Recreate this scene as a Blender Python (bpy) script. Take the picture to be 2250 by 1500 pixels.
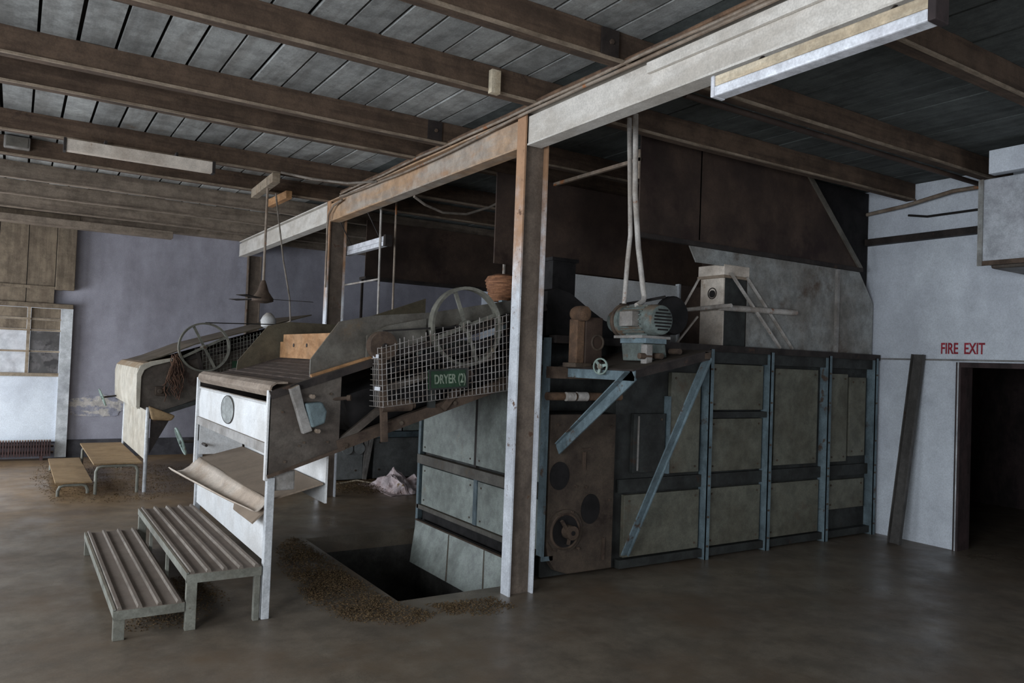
import bpy, bmesh, math, random
from mathutils import Vector, Matrix, noise
R = math.radians
random.seed(7)
for o in list(bpy.data.objects): bpy.data.objects.remove(o)
scn = bpy.context.scene
COL = scn.collection

# ------------------------------------------------------------------ camera
yaw, pit, rol, fpx = 0.57105, 0.026089, 0.037443, 1698.41
fw = Vector((math.sin(yaw)*math.cos(pit), math.cos(yaw)*math.cos(pit), math.sin(pit)))
r0 = Vector((math.cos(yaw), -math.sin(yaw), 0)); u0 = r0.cross(fw)
r1 = r0*math.cos(rol)+u0*math.sin(rol); u1 = -r0*math.sin(rol)+u0*math.cos(rol)
cd = bpy.data.cameras.new('camera'); cam = bpy.data.objects.new('camera', cd); COL.objects.link(cam)
cd.sensor_width = 36.0; cd.lens = fpx*36/2250; cd.clip_start = 0.05
M = Matrix((r1, u1, -fw)).transposed().to_4x4(); M.translation = (0, 0, 1.7)
cam.matrix_world = M
scn.camera = cam

# ------------------------------------------------------------------ light
W = bpy.data.worlds.new('overcast_sky'); scn.world = W; W.use_nodes = True
bg = W.node_tree.nodes['Background']; bg.inputs[0].default_value = (0.80, 0.88, 1.0, 1); bg.inputs[1].default_value = 0.9
WZ0, WZ1, XL = 0.95, 2.75, -2.9
WIN_Y = [(-1.2, 1.6, WZ0, WZ1), (3.2, 5.6, WZ0, WZ1), (6.4, 8.8, WZ0, WZ1), (9.9, 12.9, 0.02, 2.3)]   # openings of the left wall, the last a wide doorway
for a, b, z0, z1 in WIN_Y:
    ld = bpy.data.lights.new('window_daylight', 'AREA'); ld.shape = 'RECTANGLE'
    ld.size = b-a-0.1; ld.size_y = z1-z0-0.1; ld.energy = (37 if z0 < .5 else 62 if a < 0 else 30 if a < 6 else 20)*(b-a)*(z1-z0); ld.color = (0.86, 0.93, 1.0)
    lo = bpy.data.objects.new('window_daylight', ld); COL.objects.link(lo)
    lo.location = (XL-0.05, (a+b)/2, (z0+z1)/2); lo.rotation_euler = (R(90), 0, R(-90))
FILL_X = [(-1.6, 0.8), (1.8, 4.2), (5.0, 7.4)]                                    # openings added in the wall behind the camera for fill light
for a, b in FILL_X:
    ld = bpy.data.lights.new('window_daylight', 'AREA'); ld.shape = 'RECTANGLE'  # added fill light for faces turned towards the camera
    ld.size = b-a-0.1; ld.size_y = 1.3; ld.energy = 26; ld.color = (0.90, 0.95, 1.0)
    lo = bpy.data.objects.new('window_daylight', ld); COL.objects.link(lo)
    lo.location = ((a+b)/2, -3.25, 1.05); lo.rotation_euler = (R(90), 0, 0)
vs = scn.view_settings
vs.view_transform = 'Standard'; vs.look = 'None'; vs.gamma = 1; vs.use_curve_mapping = False; vs.exposure = 0.0

# ------------------------------------------------------------------ materials
def lin(c): return tuple(((x/255)/12.92 if x/255 <= .04045 else ((x/255+.055)/1.055)**2.4) for x in c)+(1,)
MAT = {}
def mat(name, c1, c2=None, c3=None, sc=(6, 6, 6), lo=.42, hi=.62, t3=.62, w3=.05, sc3=3.0, rough=.7, rvar=.1,
        metal=0, bump=.15, bsc=40, dust=0, dustc=(122, 106, 88), rnd=0, spec=.35, trans=0, grime=.3, gsc=7, top=None, topz=(1.6, 3.0), topax=2):
    m = bpy.data.materials.new(name); m.use_nodes = True; nt = m.node_tree; N = nt.nodes; L = nt.links
    P = N['Principled BSDF']
    tc = N.new('ShaderNodeTexCoord'); oi = N.new('ShaderNodeObjectInfo')
    mul = N.new('ShaderNodeMath'); mul.operation = 'MULTIPLY'; mul.inputs[1].default_value = 37.0; L.new(oi.outputs['Random'], mul.inputs[0])
    ad = N.new('ShaderNodeVectorMath'); ad.operation = 'ADD'; L.new(tc.outputs['Object'], ad.inputs[0]); L.new(mul.outputs[0], ad.inputs[1])
    def nz(scale, det=6, ro=.6, vec=None):
        mp = N.new('ShaderNodeMapping'); L.new(ad.outputs[0], mp.inputs['Vector'])
        mp.inputs['Scale'].default_value = vec or (1, 1, 1)
        n = N.new('ShaderNodeTexNoise'); n.inputs['Scale'].default_value = scale; n.inputs['Detail'].default_value = det
        n.inputs['Roughness'].default_value = ro; L.new(mp.outputs[0], n.inputs['Vector']); return n.outputs['Fac']
    def mr(fac, a, b, to0=0., to1=1.):
        q = N.new('ShaderNodeMapRange'); q.interpolation_type = 'SMOOTHSTEP'
        for i, v in enumerate((a, b, to0, to1)): q.inputs[i+1].default_value = v
        L.new(fac, q.inputs[0]); return q.outputs[0]
    def mix(f, a, b):
        q = N.new('ShaderNodeMix'); q.data_type = 'RGBA'
        if isinstance(f, float): q.inputs[0].default_value = f
        else: L.new(f, q.inputs[0])
        for i, v in ((6, a), (7, b)):
            if isinstance(v, tuple): q.inputs[i].default_value = v
            else: L.new(v, q.inputs[i])
        return q.outputs[2]
    col = lin(c1); n1 = nz(1.0, 8, .65, sc)
    col = mix(mr(n1, lo, hi), col, lin(c2 or c1))
    fine = nz(90, 3, .6); col = mix(mr(fine, .3, .75, 0, .35), col, lin(tuple(x*.72 for x in (c2 or c1))))
    if top:
        sz = N.new('ShaderNodeSeparateXYZ'); L.new(tc.outputs['Object'], sz.inputs[0])
        wob = N.new('ShaderNodeMath'); wob.operation = 'MULTIPLY_ADD'; L.new(nz(2.5, 10, .75), wob.inputs[0]); wob.inputs[1].default_value = 3.2; wob.inputs[2].default_value = -1.6
        hz_ = N.new('ShaderNodeMath'); L.new(sz.outputs[topax], hz_.inputs[0]); L.new(wob.outputs[0], hz_.inputs[1])
        col = mix(mr(hz_.outputs[0], *topz), col, lin(top))
    if grime:
        gm = nz(gsc, 10, .72); hv = N.new('ShaderNodeHueSaturation'); L.new(col, hv.inputs['Color']); L.new(mr(gm, .33, .66, 1-grime, 1+grime*.45), hv.inputs['Value']); col = hv.outputs[0]
    if c3: col = mix(mr(nz(sc3, 10, .7), t3, t3+w3), col, lin(c3))
    if rnd:
        h = N.new('ShaderNodeHueSaturation'); L.new(col, h.inputs['Color'])
        L.new(mr(oi.outputs['Random'], 0, 1, 1-rnd, 1+rnd), h.inputs['Value']); col = h.outputs[0]
    if dust:
        g = N.new('ShaderNodeNewGeometry'); sx = N.new('ShaderNodeSeparateXYZ'); L.new(g.outputs['Normal'], sx.inputs[0])
        up = mr(sx.outputs[2], .35, .8, 0, dust); dn = mr(nz(5, 8, .7), .25, .6, .35, 1.)
        q = N.new('ShaderNodeMath'); q.operation = 'MULTIPLY'; L.new(up, q.inputs[0]); L.new(dn, q.inputs[1])
        col = mix(q.outputs[0], col, lin(dustc))
    L.new(col, P.inputs['Base Color'])
    L.new(mr(n1, .3, .7, rough-rvar, rough+rvar), P.inputs['Roughness'])
    P.inputs['Metallic'].default_value = metal; P.inputs['Specular IOR Level'].default_value = spec
    if trans: P.inputs['Transmission Weight'].default_value = trans
    if bump:
        b = N.new('ShaderNodeBump'); b.inputs['Strength'].default_value = bump; b.inputs['Distance'].default_value = .01
        L.new(nz(bsc, 6, .65), b.inputs['Height']); L.new(b.outputs[0], P.inputs['Normal'])
    MAT[name] = m; return m

mat('concrete', (127, 116, 102), (107, 96, 84), (104, 87, 70), sc=(1.3, 1.3, 1.3), lo=.3, hi=.7, t3=.44, w3=.3, sc3=1.1, rough=.40, rvar=.14, bump=.15, bsc=10, spec=.5, grime=.28, gsc=4.5, top=(138, 112, 82), topz=(7.2, 10.5), topax=1)
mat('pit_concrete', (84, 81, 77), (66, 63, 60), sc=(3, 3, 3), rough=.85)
mat('lavender_plaster', (162, 160, 170), (142, 139, 148), (168, 171, 182), sc=(1.2, 1.2, .4), t3=.6, w3=.12, sc3=1.2, rough=.85, bump=.1, grime=.1, gsc=5)
mat('white_plaster', (222, 228, 236), (202, 207, 216), (168, 164, 162), sc=(1.0, 1.0, .7), t3=.66, w3=.1, sc3=1.6, rough=.75, bump=.08, grime=.08, gsc=4)
mat('grey_plaster', (150, 148, 146), (128, 126, 124), sc=(2, 2, 2), rough=.85)
mat('peeled_plaster', (206, 198, 190), (158, 157, 168), (150, 138, 126), sc=(5, 5, 9), lo=.46, hi=.54, t3=.62, w3=.04, sc3=8, rough=.95, bump=.9, bsc=18)
mat('skirting_paint', (74, 72, 76), (58, 56, 60), sc=(3, 3, 3), rough=.7)
mat('plank_paint', (152, 153, 151), (128, 127, 124), (110, 97, 84), sc=(7, .8, 5), t3=.60, w3=.12, sc3=2.2, rough=.8, bump=.25, bsc=25, rnd=.18)
mat('plank_green', (88, 92, 90), (74, 77, 75), (104, 106, 102), sc=(7, .8, 5), t3=.68, w3=.06, sc3=4, rough=.8, bump=.25, bsc=25, rnd=.1)
mat('plank_dark', (20, 18, 17), rough=.95)
mat('joist_timber', (92, 74, 60), (74, 59, 48), (52, 41, 34), sc=(1.2, 14, 14), t3=.60, w3=.1, sc3=2.5, rough=.9, bump=.4, bsc=18, grime=.35, gsc=5)
mat('pale_timber', (150, 136, 118), (128, 112, 94), sc=(2, 12, 12), rough=.85, bump=.3)
mat('orange_timber', (172, 130, 90), (150, 110, 74), (120, 88, 60), sc=(3, 5, 16), t3=.6, rough=.8, bump=.2)
mat('shutter_timber', (124, 110, 93), (106, 93, 79), (88, 76, 65), sc=(10, 10, 1.0), t3=.6, rough=.85, bump=.3)
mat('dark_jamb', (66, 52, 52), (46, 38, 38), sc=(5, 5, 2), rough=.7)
mat('white_steel', (204, 206, 208), (178, 180, 184), (150, 112, 80), sc=(2, 2, 2), t3=.66, w3=.1, sc3=2.2, rough=.55, bump=.06)
mat('girder_paint', (218, 212, 204), (192, 184, 174), (160, 126, 96), sc=(3, 1.5, 4), t3=.62, w3=.14, sc3=1.6, rough=.6, bump=.1, grime=.12, gsc=12)
mat('rusty_girder', (182, 146, 112), (170, 158, 146), (150, 104, 66), sc=(2, .6, 3), t3=.55, w3=.18, sc3=1.3, rough=.7, bump=.12)
mat('column_paint', (230, 234, 240), (206, 209, 216), (108, 80, 62), sc=(3, 3, 1.2), t3=.61, w3=.05, sc3=9.0, rough=.5, bump=.06, grime=.16, top=(172, 134, 104), topz=(1.9, 3.1))
mat('column_top', (176, 134, 102), (188, 158, 132), (118, 80, 58), sc=(3, 3, 1.2), t3=.60, w3=.08, sc3=5.0, rough=.65, bump=.1)
mat('column_web', (118, 104, 92), (96, 84, 74), (86, 62, 46), sc=(4, 4, 1.5), t3=.6, sc3=3.5, rough=.7, bump=.1)
mat('conduit_paint', (148, 134, 120), (124, 106, 90), (150, 96, 58), sc=(4, 3, 4), t3=.6, sc3=3, rough=.6)
mat('hood_white', (218, 219, 220), (202, 200, 198), (172, 156, 140), sc=(1.6, 1.6, 1.6), t3=.66, w3=.1, sc3=2.8, rough=.5, bump=.03, dust=.85, grime=.1)
mat('hood_grey', (150, 146, 142), (130, 124, 118), sc=(4, 4, 4), rough=.55, dust=.9)
mat('dusty_tray', (148, 131, 114), (128, 112, 97), (176, 163, 150), sc=(3, 3, 3), t3=.66, w3=.12, rough=.8, dust=.6, dustc=(128, 112, 96), grime=.2)
mat('dusty_cap', (150, 135, 121), (130, 115, 102), (184, 176, 168), sc=(14, 3, 14), t3=.66, w3=.08, sc3=12, rough=.85, bump=.4, grime=.2, gsc=14)
mat('step_steel', (128, 118, 108), (108, 98, 88), (92, 80, 70), sc=(4, 1.2, 4), t3=.60, sc3=4, rough=.75, dust=.7, dustc=(116, 102, 92))
mat('side_steel', (96, 88, 80), (78, 69, 62), (60, 46, 39), sc=(2.5, 2.5, 2.5), t3=.58, w3=.1, sc3=2, rough=.5, metal=.2, bump=.06)
mat('dark_iron', (52, 44, 40), (38, 32, 30), (70, 52, 42), sc=(5, 5, 5), t3=.62, sc3=4, rough=.7, dust=.5, dustc=(92, 80, 68))
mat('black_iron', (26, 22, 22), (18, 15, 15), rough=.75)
mat('brown_iron', (88, 72, 60), (70, 57, 48), (54, 41, 34), sc=(6, 6, 6), t3=.58, rough=.8, bump=.3, dust=.6, dustc=(96, 82, 70))
mat('rust_plate', (80, 68, 57), (66, 55, 47), (46, 36, 31), sc=(3, 3, 3), t3=.58, w3=.08, sc3=3, rough=.75, bump=.4)
mat('rust_bright', (112, 86, 66), (92, 72, 58), (70, 52, 43), sc=(9, 9, 9), t3=.58, rough=.9, bump=.6)
mat('olive_panel', (110, 109, 97), (95, 92, 80), (92, 76, 61), sc=(1.4, 1.4, 1.4), t3=.58, w3=.15, sc3=1.5, rough=.6, bump=.1)
mat('frame_dark', (54, 56, 54), (42, 42, 40), (58, 44, 36), sc=(4, 4, 4), t3=.6, rough=.65)
mat('blue_steel', (114, 131, 138), (94, 108, 114), (80, 66, 56), sc=(5, 5, 2), t3=.58, w3=.08, sc3=5, rough=.6, bump=.06)
mat('pale_panel', (164, 172, 166), (142, 148, 142), (140, 124, 104), sc=(1.6, 1.6, 1.0), t3=.62, w3=.14, sc3=1.8, rough=.5, bump=.05)
mat('grey_panel', (106, 102, 94), (90, 84, 76), (98, 80, 58), sc=(2, 2, 2), t3=.58, w3=.14, sc3=2, rough=.5, bump=.04, dust=.5)
mat('bolts_metal', (104, 92, 80), (84, 70, 58), rough=.6, metal=.3)
mat('motor_green', (112, 122, 118), (94, 100, 96), (108, 82, 62), sc=(8, 8, 8), t3=.54, w3=.12, sc3=5, rough=.65, dust=.8, dustc=(110, 90, 72))
mat('hot_brown', (76, 60, 50), (56, 43, 37), (42, 28, 25), sc=(1.0, 1.0, .8), lo=.4, hi=.6, t3=.54, w3=.12, sc3=1.0, rough=.7, bump=.08, grime=.3, gsc=3)
mat('smoke_white', (158, 160, 158), (128, 124, 118), (84, 68, 56), sc=(1.5, 1.5, 1.2), lo=.38, hi=.62, t3=.54, w3=.16, sc3=1.5, rough=.7)
mat('cream_paint', (214, 200, 176), (190, 172, 146), sc=(10, 2, 10), rough=.6)
mat('lamp_white', (232, 234, 240), (214, 214, 220), sc=(6, 3, 6), rough=.4, bump=.02)
mat('dusty_lamp', (212, 200, 187), (190, 176, 162), (150, 130, 110), sc=(4, 4, 4), t3=.62, w3=.1, sc3=5, rough=.6, dust=.5, grime=.18)
mat('green_sign', (30, 64, 38), (22, 48, 30), sc=(5, 5, 5), rough=.5)
mat('sign_letters', (140, 152, 134), (108, 120, 104), sc=(30, 30, 30), lo=.4, hi=.6, rough=.6, bump=0)
mat('red_letters', (176, 52, 66), (150, 44, 58), sc=(20, 20, 20), rough=.6, bump=0)
mat('wire', (176, 170, 166), (136, 124, 114), sc=(12, 12, 12), rough=.5, metal=.3, bump=0)
mat('white_pipe', (188, 182, 176), (160, 150, 140), (134, 92, 66), sc=(6, 6, 3), t3=.6, sc3=6, rough=.5)
mat('cable_black', (34, 30, 28), rough=.7)
mat('cable_grey', (140, 130, 120), (110, 100, 90), rough=.6)
mat('radiator_paint', (72, 50, 48), (54, 38, 38), sc=(4, 4, 4), rough=.6, dust=1, dustc=(150, 124, 96))
mat('bench_tan', (158, 132, 98), (134, 110, 80), (104, 86, 66), sc=(3, 3, 3), t3=.62, rough=.8, dust=.5, dustc=(150, 122, 88))
mat('cream_hood', (192, 185, 171), (170, 161, 146), (150, 126, 96), sc=(3, 3, 3), t3=.62, w3=.12, rough=.55, dust=.9, dustc=(140, 112, 80), grime=.2)
mat('olive_sheet', (92, 84, 68), (78, 68, 54), (106, 84, 54), sc=(2, 2, 2), t3=.56, w3=.16, sc3=1.8, rough=.55, dust=.5)
mat('wheel_green', (140, 156, 148), (116, 130, 123), (100, 90, 78), sc=(12, 12, 12), t3=.6, rough=.5)
mat('wheel_iron', (118, 116, 106), (96, 94, 86), (130, 112, 88), sc=(6, 6, 6), t3=.62, rough=.5)
mat('cloth', (232, 216, 218), (204, 182, 180), (150, 124, 84), sc=(9, 9, 9), t3=.62, sc3=7, rough=.95)
mat('tea_dust', (104, 84, 58), (82, 64, 44), (122, 102, 74), sc=(40, 40, 40), t3=.6, sc3=50, rough=1, bump=.8, bsc=90)
mat('wicker', (150, 104, 74), (118, 80, 58), sc=(14, 14, 40), rough=.8)
mat('twig', (112, 84, 68), (84, 62, 52), rough=.9)
mat('grimy_glass', (70, 66, 64), (96, 92, 92), (44, 40, 40), sc=(7, 7, 7), t3=.56, sc3=6, rough=.25, bump=.02, spec=.6)
mat('frost_glass', (240, 238, 236), (226, 222, 220), sc=(4, 4, 4), rough=.5, bump=.02, trans=.9)
mat('bench_frame', (134, 134, 124), (112, 110, 100), (90, 76, 62), sc=(4, 4, 4), t3=.62, sc3=5, rough=.6, dust=.6)
mat('deck_brown', (84, 70, 62), (66, 54, 47), (48, 38, 33), sc=(20, 2, 8), t3=.6, sc3=3, rough=.85, bump=.3)
mat('duct_white', (186, 190, 196), (168, 170, 176), (120, 100, 84), sc=(1, 1, 1.5), t3=.62, w3=.16, sc3=1.4, rough=.75, bump=.06)
mat('back_timber', (136, 122, 108), (114, 101, 89), (90, 76, 64), sc=(1.2, 14, 14), t3=.60, w3=.1, sc3=2.5, rough=.9, bump=.4, bsc=18)
mat('joist_edge', (150, 134, 116), (120, 104, 88), sc=(3, 14, 14), rough=.9)
mat('lip_paint', (204, 190, 176), (178, 160, 143), (148, 128, 108), sc=(3, 1.5, 3), t3=.62, w3=.14, sc3=2.2, rough=.7, grime=.2)
mat('mid_panel', (140, 143, 142), (120, 122, 121), (100, 92, 80), sc=(1.6, 1.6, 1.0), t3=.62, w3=.14, sc3=1.8, rough=.5, bump=.05)
mat('cast_blue', (100, 114, 117), (84, 95, 98), (90, 76, 64), sc=(8, 8, 8), t3=.6, rough=.6)
mat('channel_steel', (88, 85, 82), (72, 69, 66), (66, 54, 46), sc=(5, 5, 2), t3=.62, rough=.6)
mat('plate_oval', (150, 154, 152), (128, 130, 128), sc=(30, 30, 30), rough=.6, bump=.5, bsc=60)

# ------------------------------------------------------------------ mesh builder
def basis(d):
    d = Vector(d).normalized(); a = Vector((0, 0, 1)) if abs(d.z) < .9 else Vector((1, 0, 0))
    u = d.cross(a).normalized(); v = u.cross(d).normalized(); return u, v, d
class MB:
    def __init__(s): s.v = []; s.f = []
    def add(s, vs, fs):
        n = len(s.v); s.v += [tuple(p) for p in vs]; s.f += [tuple(i+n for i in q) for q in fs]; return s
    def box(s, x0, x1, y0, y1, z0, z1):
        return s.add([(x, y, z) for x in (x0, x1) for y in (y0, y1) for z in (z0, z1)],
                     [(0, 1, 3, 2), (4, 6, 7, 5), (0, 4, 5, 1), (2, 3, 7, 6), (0, 2, 6, 4), (1, 5, 7, 3)])
    def bar(s, a, b, w, h, side=None):
        a = Vector(a); b = Vector(b); d = (b-a).normalized()
        if side is None: u, v, d = basis(d)
        else: u = Vector(side); u = (u-d*u.dot(d)).normalized(); v = d.cross(u)
        P = [p+u*i*w/2+v*j*h/2 for p in (a, b) for i in (-1, 1) for j in (-1, 1)]
        return s.add(P, [(0, 1, 3, 2), (4, 6, 7, 5), (0, 4, 5, 1), (2, 3, 7, 6), (0, 2, 6, 4), (1, 5, 7, 3)])
    def prism(s, poly, ax, a, b):          # poly in the other two axes, extruded along ax from a to b
        n = len(poly)
        def P(p, t): return {'x': (t, p[0], p[1]), 'y': (p[0], t, p[1]), 'z': (p[0], p[1], t)}[ax]
        vs = [P(p, a) for p in poly]+[P(p, b) for p in poly]
        return s.add(vs, [tuple(range(n)), tuple(range(2*n-1, n-1, -1))]+[(i, (i+1) % n, n+(i+1) % n, n+i) for i in range(n)])
    def tube(s, pts, r, n=8, caps=True, radii=None):
        pts = [Vector(p) for p in pts]; rings = []; u = None
        for i, p in enumerate(pts):
            d = (pts[min(i+1, len(pts)-1)]-pts[max(i-1, 0)]).normalized()
            if u is None: u, v, _ = basis(d)
            else: u = (u-d*u.dot(d)).normalized(); v = u.cross(d)
            rr = radii[i] if radii else r
            rings.append([p+(u*math.cos(2*math.pi*k/n)+v*math.sin(2*math.pi*k/n))*rr for k in range(n)])
        fs = [(i*n+k, i*n+(k+1) % n, (i+1)*n+(k+1) % n, (i+1)*n+k) for i in range(len(pts)-1) for k in range(n)]
        if caps: fs += [tuple(range(n)), tuple(range(len(pts)*n-1, len(pts)*n-n-1, -1))]
        return s.add([p for q in rings for p in q], fs)
    def cyl(s, a, b, r, n=16, r2=None): return s.tube([a, b], r, n, radii=[r, r if r2 is None else r2])
    def lathe(s, prof, o, d, n=24):        # prof: (radius, distance along d)
        u, v, d = basis(d); o = Vector(o)
        vs = [o+d*t+(u*math.cos(2*math.pi*k/n)+v*math.sin(2*math.pi*k/n))*max(r, 1e-4) for r, t in prof for k in range(n)]
        m = len(prof)
        fs = [(i*n+k, i*n+(k+1) % n, (i+1)*n+(k+1) % n, (i+1)*n+k) for i in range(m-1) for k in range(n)]
        return s.add(vs, fs+[tuple(range(n)), tuple(range(m*n-1, m*n-n-1, -1))])
    def torus(s, c, d, Rr, r, n=32, m=8, sx=1):
        u, v, d = basis(d); c = Vector(c); vs = []
        for i in range(n):
            e = u*math.cos(2*math.pi*i/n)+v*math.sin(2*math.pi*i/n)
            for k in range(m): vs.append(c+e*(Rr+r*math.cos(2*math.pi*k/m))+d*r*sx*math.sin(2*math.pi*k/m))
        return s.add(vs, [(i*m+k, ((i+1) % n)*m+k, ((i+1) % n)*m+(k+1) % m, i*m+(k+1) % m) for i in range(n) for k in range(m)])
    def sheet(s, prof, ax, a, b, t):       # polyline profile thickened by t, extruded along ax
        P = [Vector(p) for p in prof]; off = []
        for i, p in enumerate(P):
            d = (P[min(i+1, len(P)-1)]-P[max(i-1, 0)]).normalized(); off.append(p+Vector((-d.y, d.x))*t)
        for i in range(len(P)-1): s.prism([P[i], P[i+1], off[i+1], off[i]], ax, a, b)
        return s
    def plate(s, pts, t):
        P = [Vector(p) for p in pts]; n = (P[1]-P[0]).cross(P[2]-P[0]).normalized()*t; k = len(P)
        return s.add(P+[p+n for p in P], [tuple(range(k)), tuple(range(2*k-1, k-1, -1))]+[(i, (i+1) % k, k+(i+1) % k, k+i) for i in range(k)])

ROOT = {}
def base(o):
    while o is not None and o.parent: o = o.parent
    return Vector(o.location) if o is not None and o.type == 'EMPTY' else Vector((0, 0, 0))
def mesh_of(name, mb, m, off=Vector((0, 0, 0)), smooth=False):
    me = bpy.data.meshes.new(name); me.from_pydata([tuple(Vector(p)-off) for p in mb.v], [], mb.f)
    b = bmesh.new(); b.from_mesh(me); bmesh.ops.recalc_face_normals(b, faces=b.faces); b.to_mesh(me); b.free()
    me.materials.append(MAT[m])
    if smooth:
        for p in me.polygons: p.use_smooth = True
        me.set_sharp_from_angle(angle=R(40))
    me.update(); return me
def obj(name, mb, m, parent=None, smooth=False, bev=0):
    o = bpy.data.objects.new(name, mesh_of(name, mb, m, base(parent), smooth)); COL.objects.link(o)
    if parent is not None: o.parent = parent
    if bev:
        q = o.modifiers.new('bevel', 'BEVEL'); q.width = bev; q.segments = 2; q.limit_method = 'ANGLE'; q.angle_limit = R(40)
    return o
def tag(o, label, cat, group=None):
    o['label'] = label; o['category'] = cat
    if group: o['group'] = group
    return o
def thing(name, label, cat, loc, group=None):
    o = bpy.data.objects.new(name, None); COL.objects.link(o); o.location = loc; o.empty_display_size = .1
    return tag(o, label, cat, group)
def struct(name, mb, m, parent=None, label=None):
    o = obj(name, mb, m, parent)
    if parent is None: o['kind'] = 'structure'
    if label: o['label'] = label
    return o
def single(name, mb, m, label, cat, group=None, smooth=False, bev=0): return tag(obj(name, mb, m, None, smooth, bev), label, cat, group)
def bolts(parent, pts, d, r=.012, h=.012, m='bolts_metal'):
    b = MB(); d = Vector(d)
    for p in pts: b.cyl(Vector(p)-d*.004, Vector(p)+d*h, r, 6)
    o = obj('bolts', b, m, parent); o['kind'] = 'stuff'; return o
def text_mesh(name, s, m, parent, size, mtx, sx=1.0, ext=.002):
    cu = bpy.data.curves.new(name, 'FONT'); cu.body = s; cu.size = size; cu.extrude = ext; cu.offset = size*.018
    t = bpy.data.objects.new('tmp_text', cu); COL.objects.link(t)
    bpy.context.view_layer.update()
    me = bpy.data.meshes.new_from_object(t.evaluated_get(bpy.context.evaluated_depsgraph_get()))
    bpy.data.objects.remove(t)
    off = base(parent)
    me.transform(Matrix.Translation(-off) @ mtx @ Matrix.Diagonal((sx, 1, 1, 1)))
    me.materials.clear(); me.materials.append(MAT[m]); me.name = name
    o = bpy.data.objects.new(name, me); COL.objects.link(o); o.parent = parent; return o

# ------------------------------------------------------------------ shell
XR, YB, YN, ZC = 7.9, 13.5, -3.2, 3.73
PX0, PX1, PY0, PY1 = 2.33, 3.47, 4.97, 7.03
b = MB()
b.box(XL-.2, PX0, YN, YB+.2, -.15, 0); b.box(PX1, 11.5, YN, YB+.2, -.15, 0)
b.box(PX0, PX1, YN, PY0, -.15, 0); b.box(PX0, PX1, PY1, YB+.2, -.15, 0)
floor = struct('floor', b, 'concrete')
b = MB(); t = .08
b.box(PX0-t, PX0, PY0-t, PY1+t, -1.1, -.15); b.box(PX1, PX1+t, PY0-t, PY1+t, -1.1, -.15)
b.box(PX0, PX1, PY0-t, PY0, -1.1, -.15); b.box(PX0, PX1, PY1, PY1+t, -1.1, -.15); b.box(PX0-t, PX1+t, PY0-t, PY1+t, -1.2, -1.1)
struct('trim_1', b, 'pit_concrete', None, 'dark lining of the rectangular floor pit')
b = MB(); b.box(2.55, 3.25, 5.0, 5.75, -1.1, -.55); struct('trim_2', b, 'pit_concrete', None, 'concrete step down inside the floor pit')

# ceiling: backing + individual planks
b = MB(); b.box(XL-.2, XR+.2, YN, YB+.2, ZC+.035, ZC+.12); ceil = struct('ceiling', b, 'plank_dark')
pw = .226; x = XL; k = 0; cache = {}
def plank_mesh(L, w, mm):
    key = (round(L, 2), round(w, 3), mm)
    if key not in cache:
        q = MB(); q.box(-w/2, w/2, 0, L, 0, .022); cache[key] = mesh_of('plank', q, mm)
    return cache[key]
while x < XR:
    w = pw
    cut = random.choice((2.0, 4.62, 6.6, 8.05))
    for (a, c) in ((YN, cut), (cut+.006, YB)):
        o = bpy.data.objects.new('plank', plank_mesh(c-a, w-(.022 if x < 3.1 else .004), 'plank_paint' if x < 3.1 else 'plank_green')); COL.objects.link(o); o.parent = ceil
        o.location = (x+w/2+random.uniform(-.003, .003), a, ZC+random.uniform(-.004, .006)); o.rotation_euler = (0, R(random.uniform(-.9, .9)), 0)
    x += w

# back wall with opening for the glazed screen
b = MB(); b.box(.70, XR+.2, YB, YB+.2, 0, ZC+.1); b.box(XL-.2, -.95, YB, YB+.2, 0, ZC+.1)
b.box(-.95, .70, YB, YB+.2, 0, 1.2); b.box(-.95, .70, YB, YB+.2, 2.3, ZC+.1)
wall_back = struct('wall_back', b, 'lavender_plaster')
# peeled patch low on the wall: irregular flakes standing proud
pts = []
for i in range(40):
    a = 2*math.pi*i/40; rr = 1+.35*noise.noise(Vector((math.cos(a)*2, math.sin(a)*2, 3)))+.12*noise.noise(Vector((math.cos(a)*9, math.sin(a)*9, 1)))
    pts.append((1.12+.42*rr*math.cos(a), .78+.16*rr*math.sin(a)))
b = MB(); b.prism(pts, 'y', YB-.012, YB+.01); struct('peeled_patch', b, 'peeled_plaster', wall_back)
b = MB(); b.box(.72, XR, YB-.03, YB, 0, .27); struct('baseboard_back', b, 'skirting_paint')
b = MB(); b.box(XL, XR, YB-.16, YB, 3.56, ZC); struct('trim_3', b, 'back_timber', None, 'timber wall plate along the top of the back wall')
# right wall with doorway
DY0, DY1, DZ = 2.6, 4.08, 1.86
b = MB(); b.box(XR, XR+.2, DY1, YB+.2, 0, ZC+.1); b.box(XR, XR+.2, YN, DY0, 0, ZC+.1); b.box(XR, XR+.2, DY0, DY1, DZ, ZC+.1)
wall_right = struct('wall_right', b, 'white_plaster')
b = MB(); b.box(XR-.012, XR, YN, 4.9, DZ+.012, DZ+.03); struct('lintel_line', b, 'grey_plaster', wall_right)
b = MB(); b.box(XR-.02, XR+.2, DY1-.05, DY1, 0, DZ); b.box(XR-.02, XR+.2, DY0, DY0+.05, 0, DZ); b.box(XR-.02, XR+.2, DY0+.05, DY1-.05, DZ-.05, DZ)
door = struct('door_1', b, 'dark_jamb')
b = MB(); b.box(XR-.026, XR-.02, DY1-.03, DY1-.018, 0, DZ); struct('jamb_bead', b, 'white_steel', door)
# dark room beyond the doorway
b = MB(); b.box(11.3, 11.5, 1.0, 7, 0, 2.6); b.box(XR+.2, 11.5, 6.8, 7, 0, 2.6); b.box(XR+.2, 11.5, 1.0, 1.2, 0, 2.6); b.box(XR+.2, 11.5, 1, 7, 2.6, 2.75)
struct('wall_beyond', b, 'dark_jamb')
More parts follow.
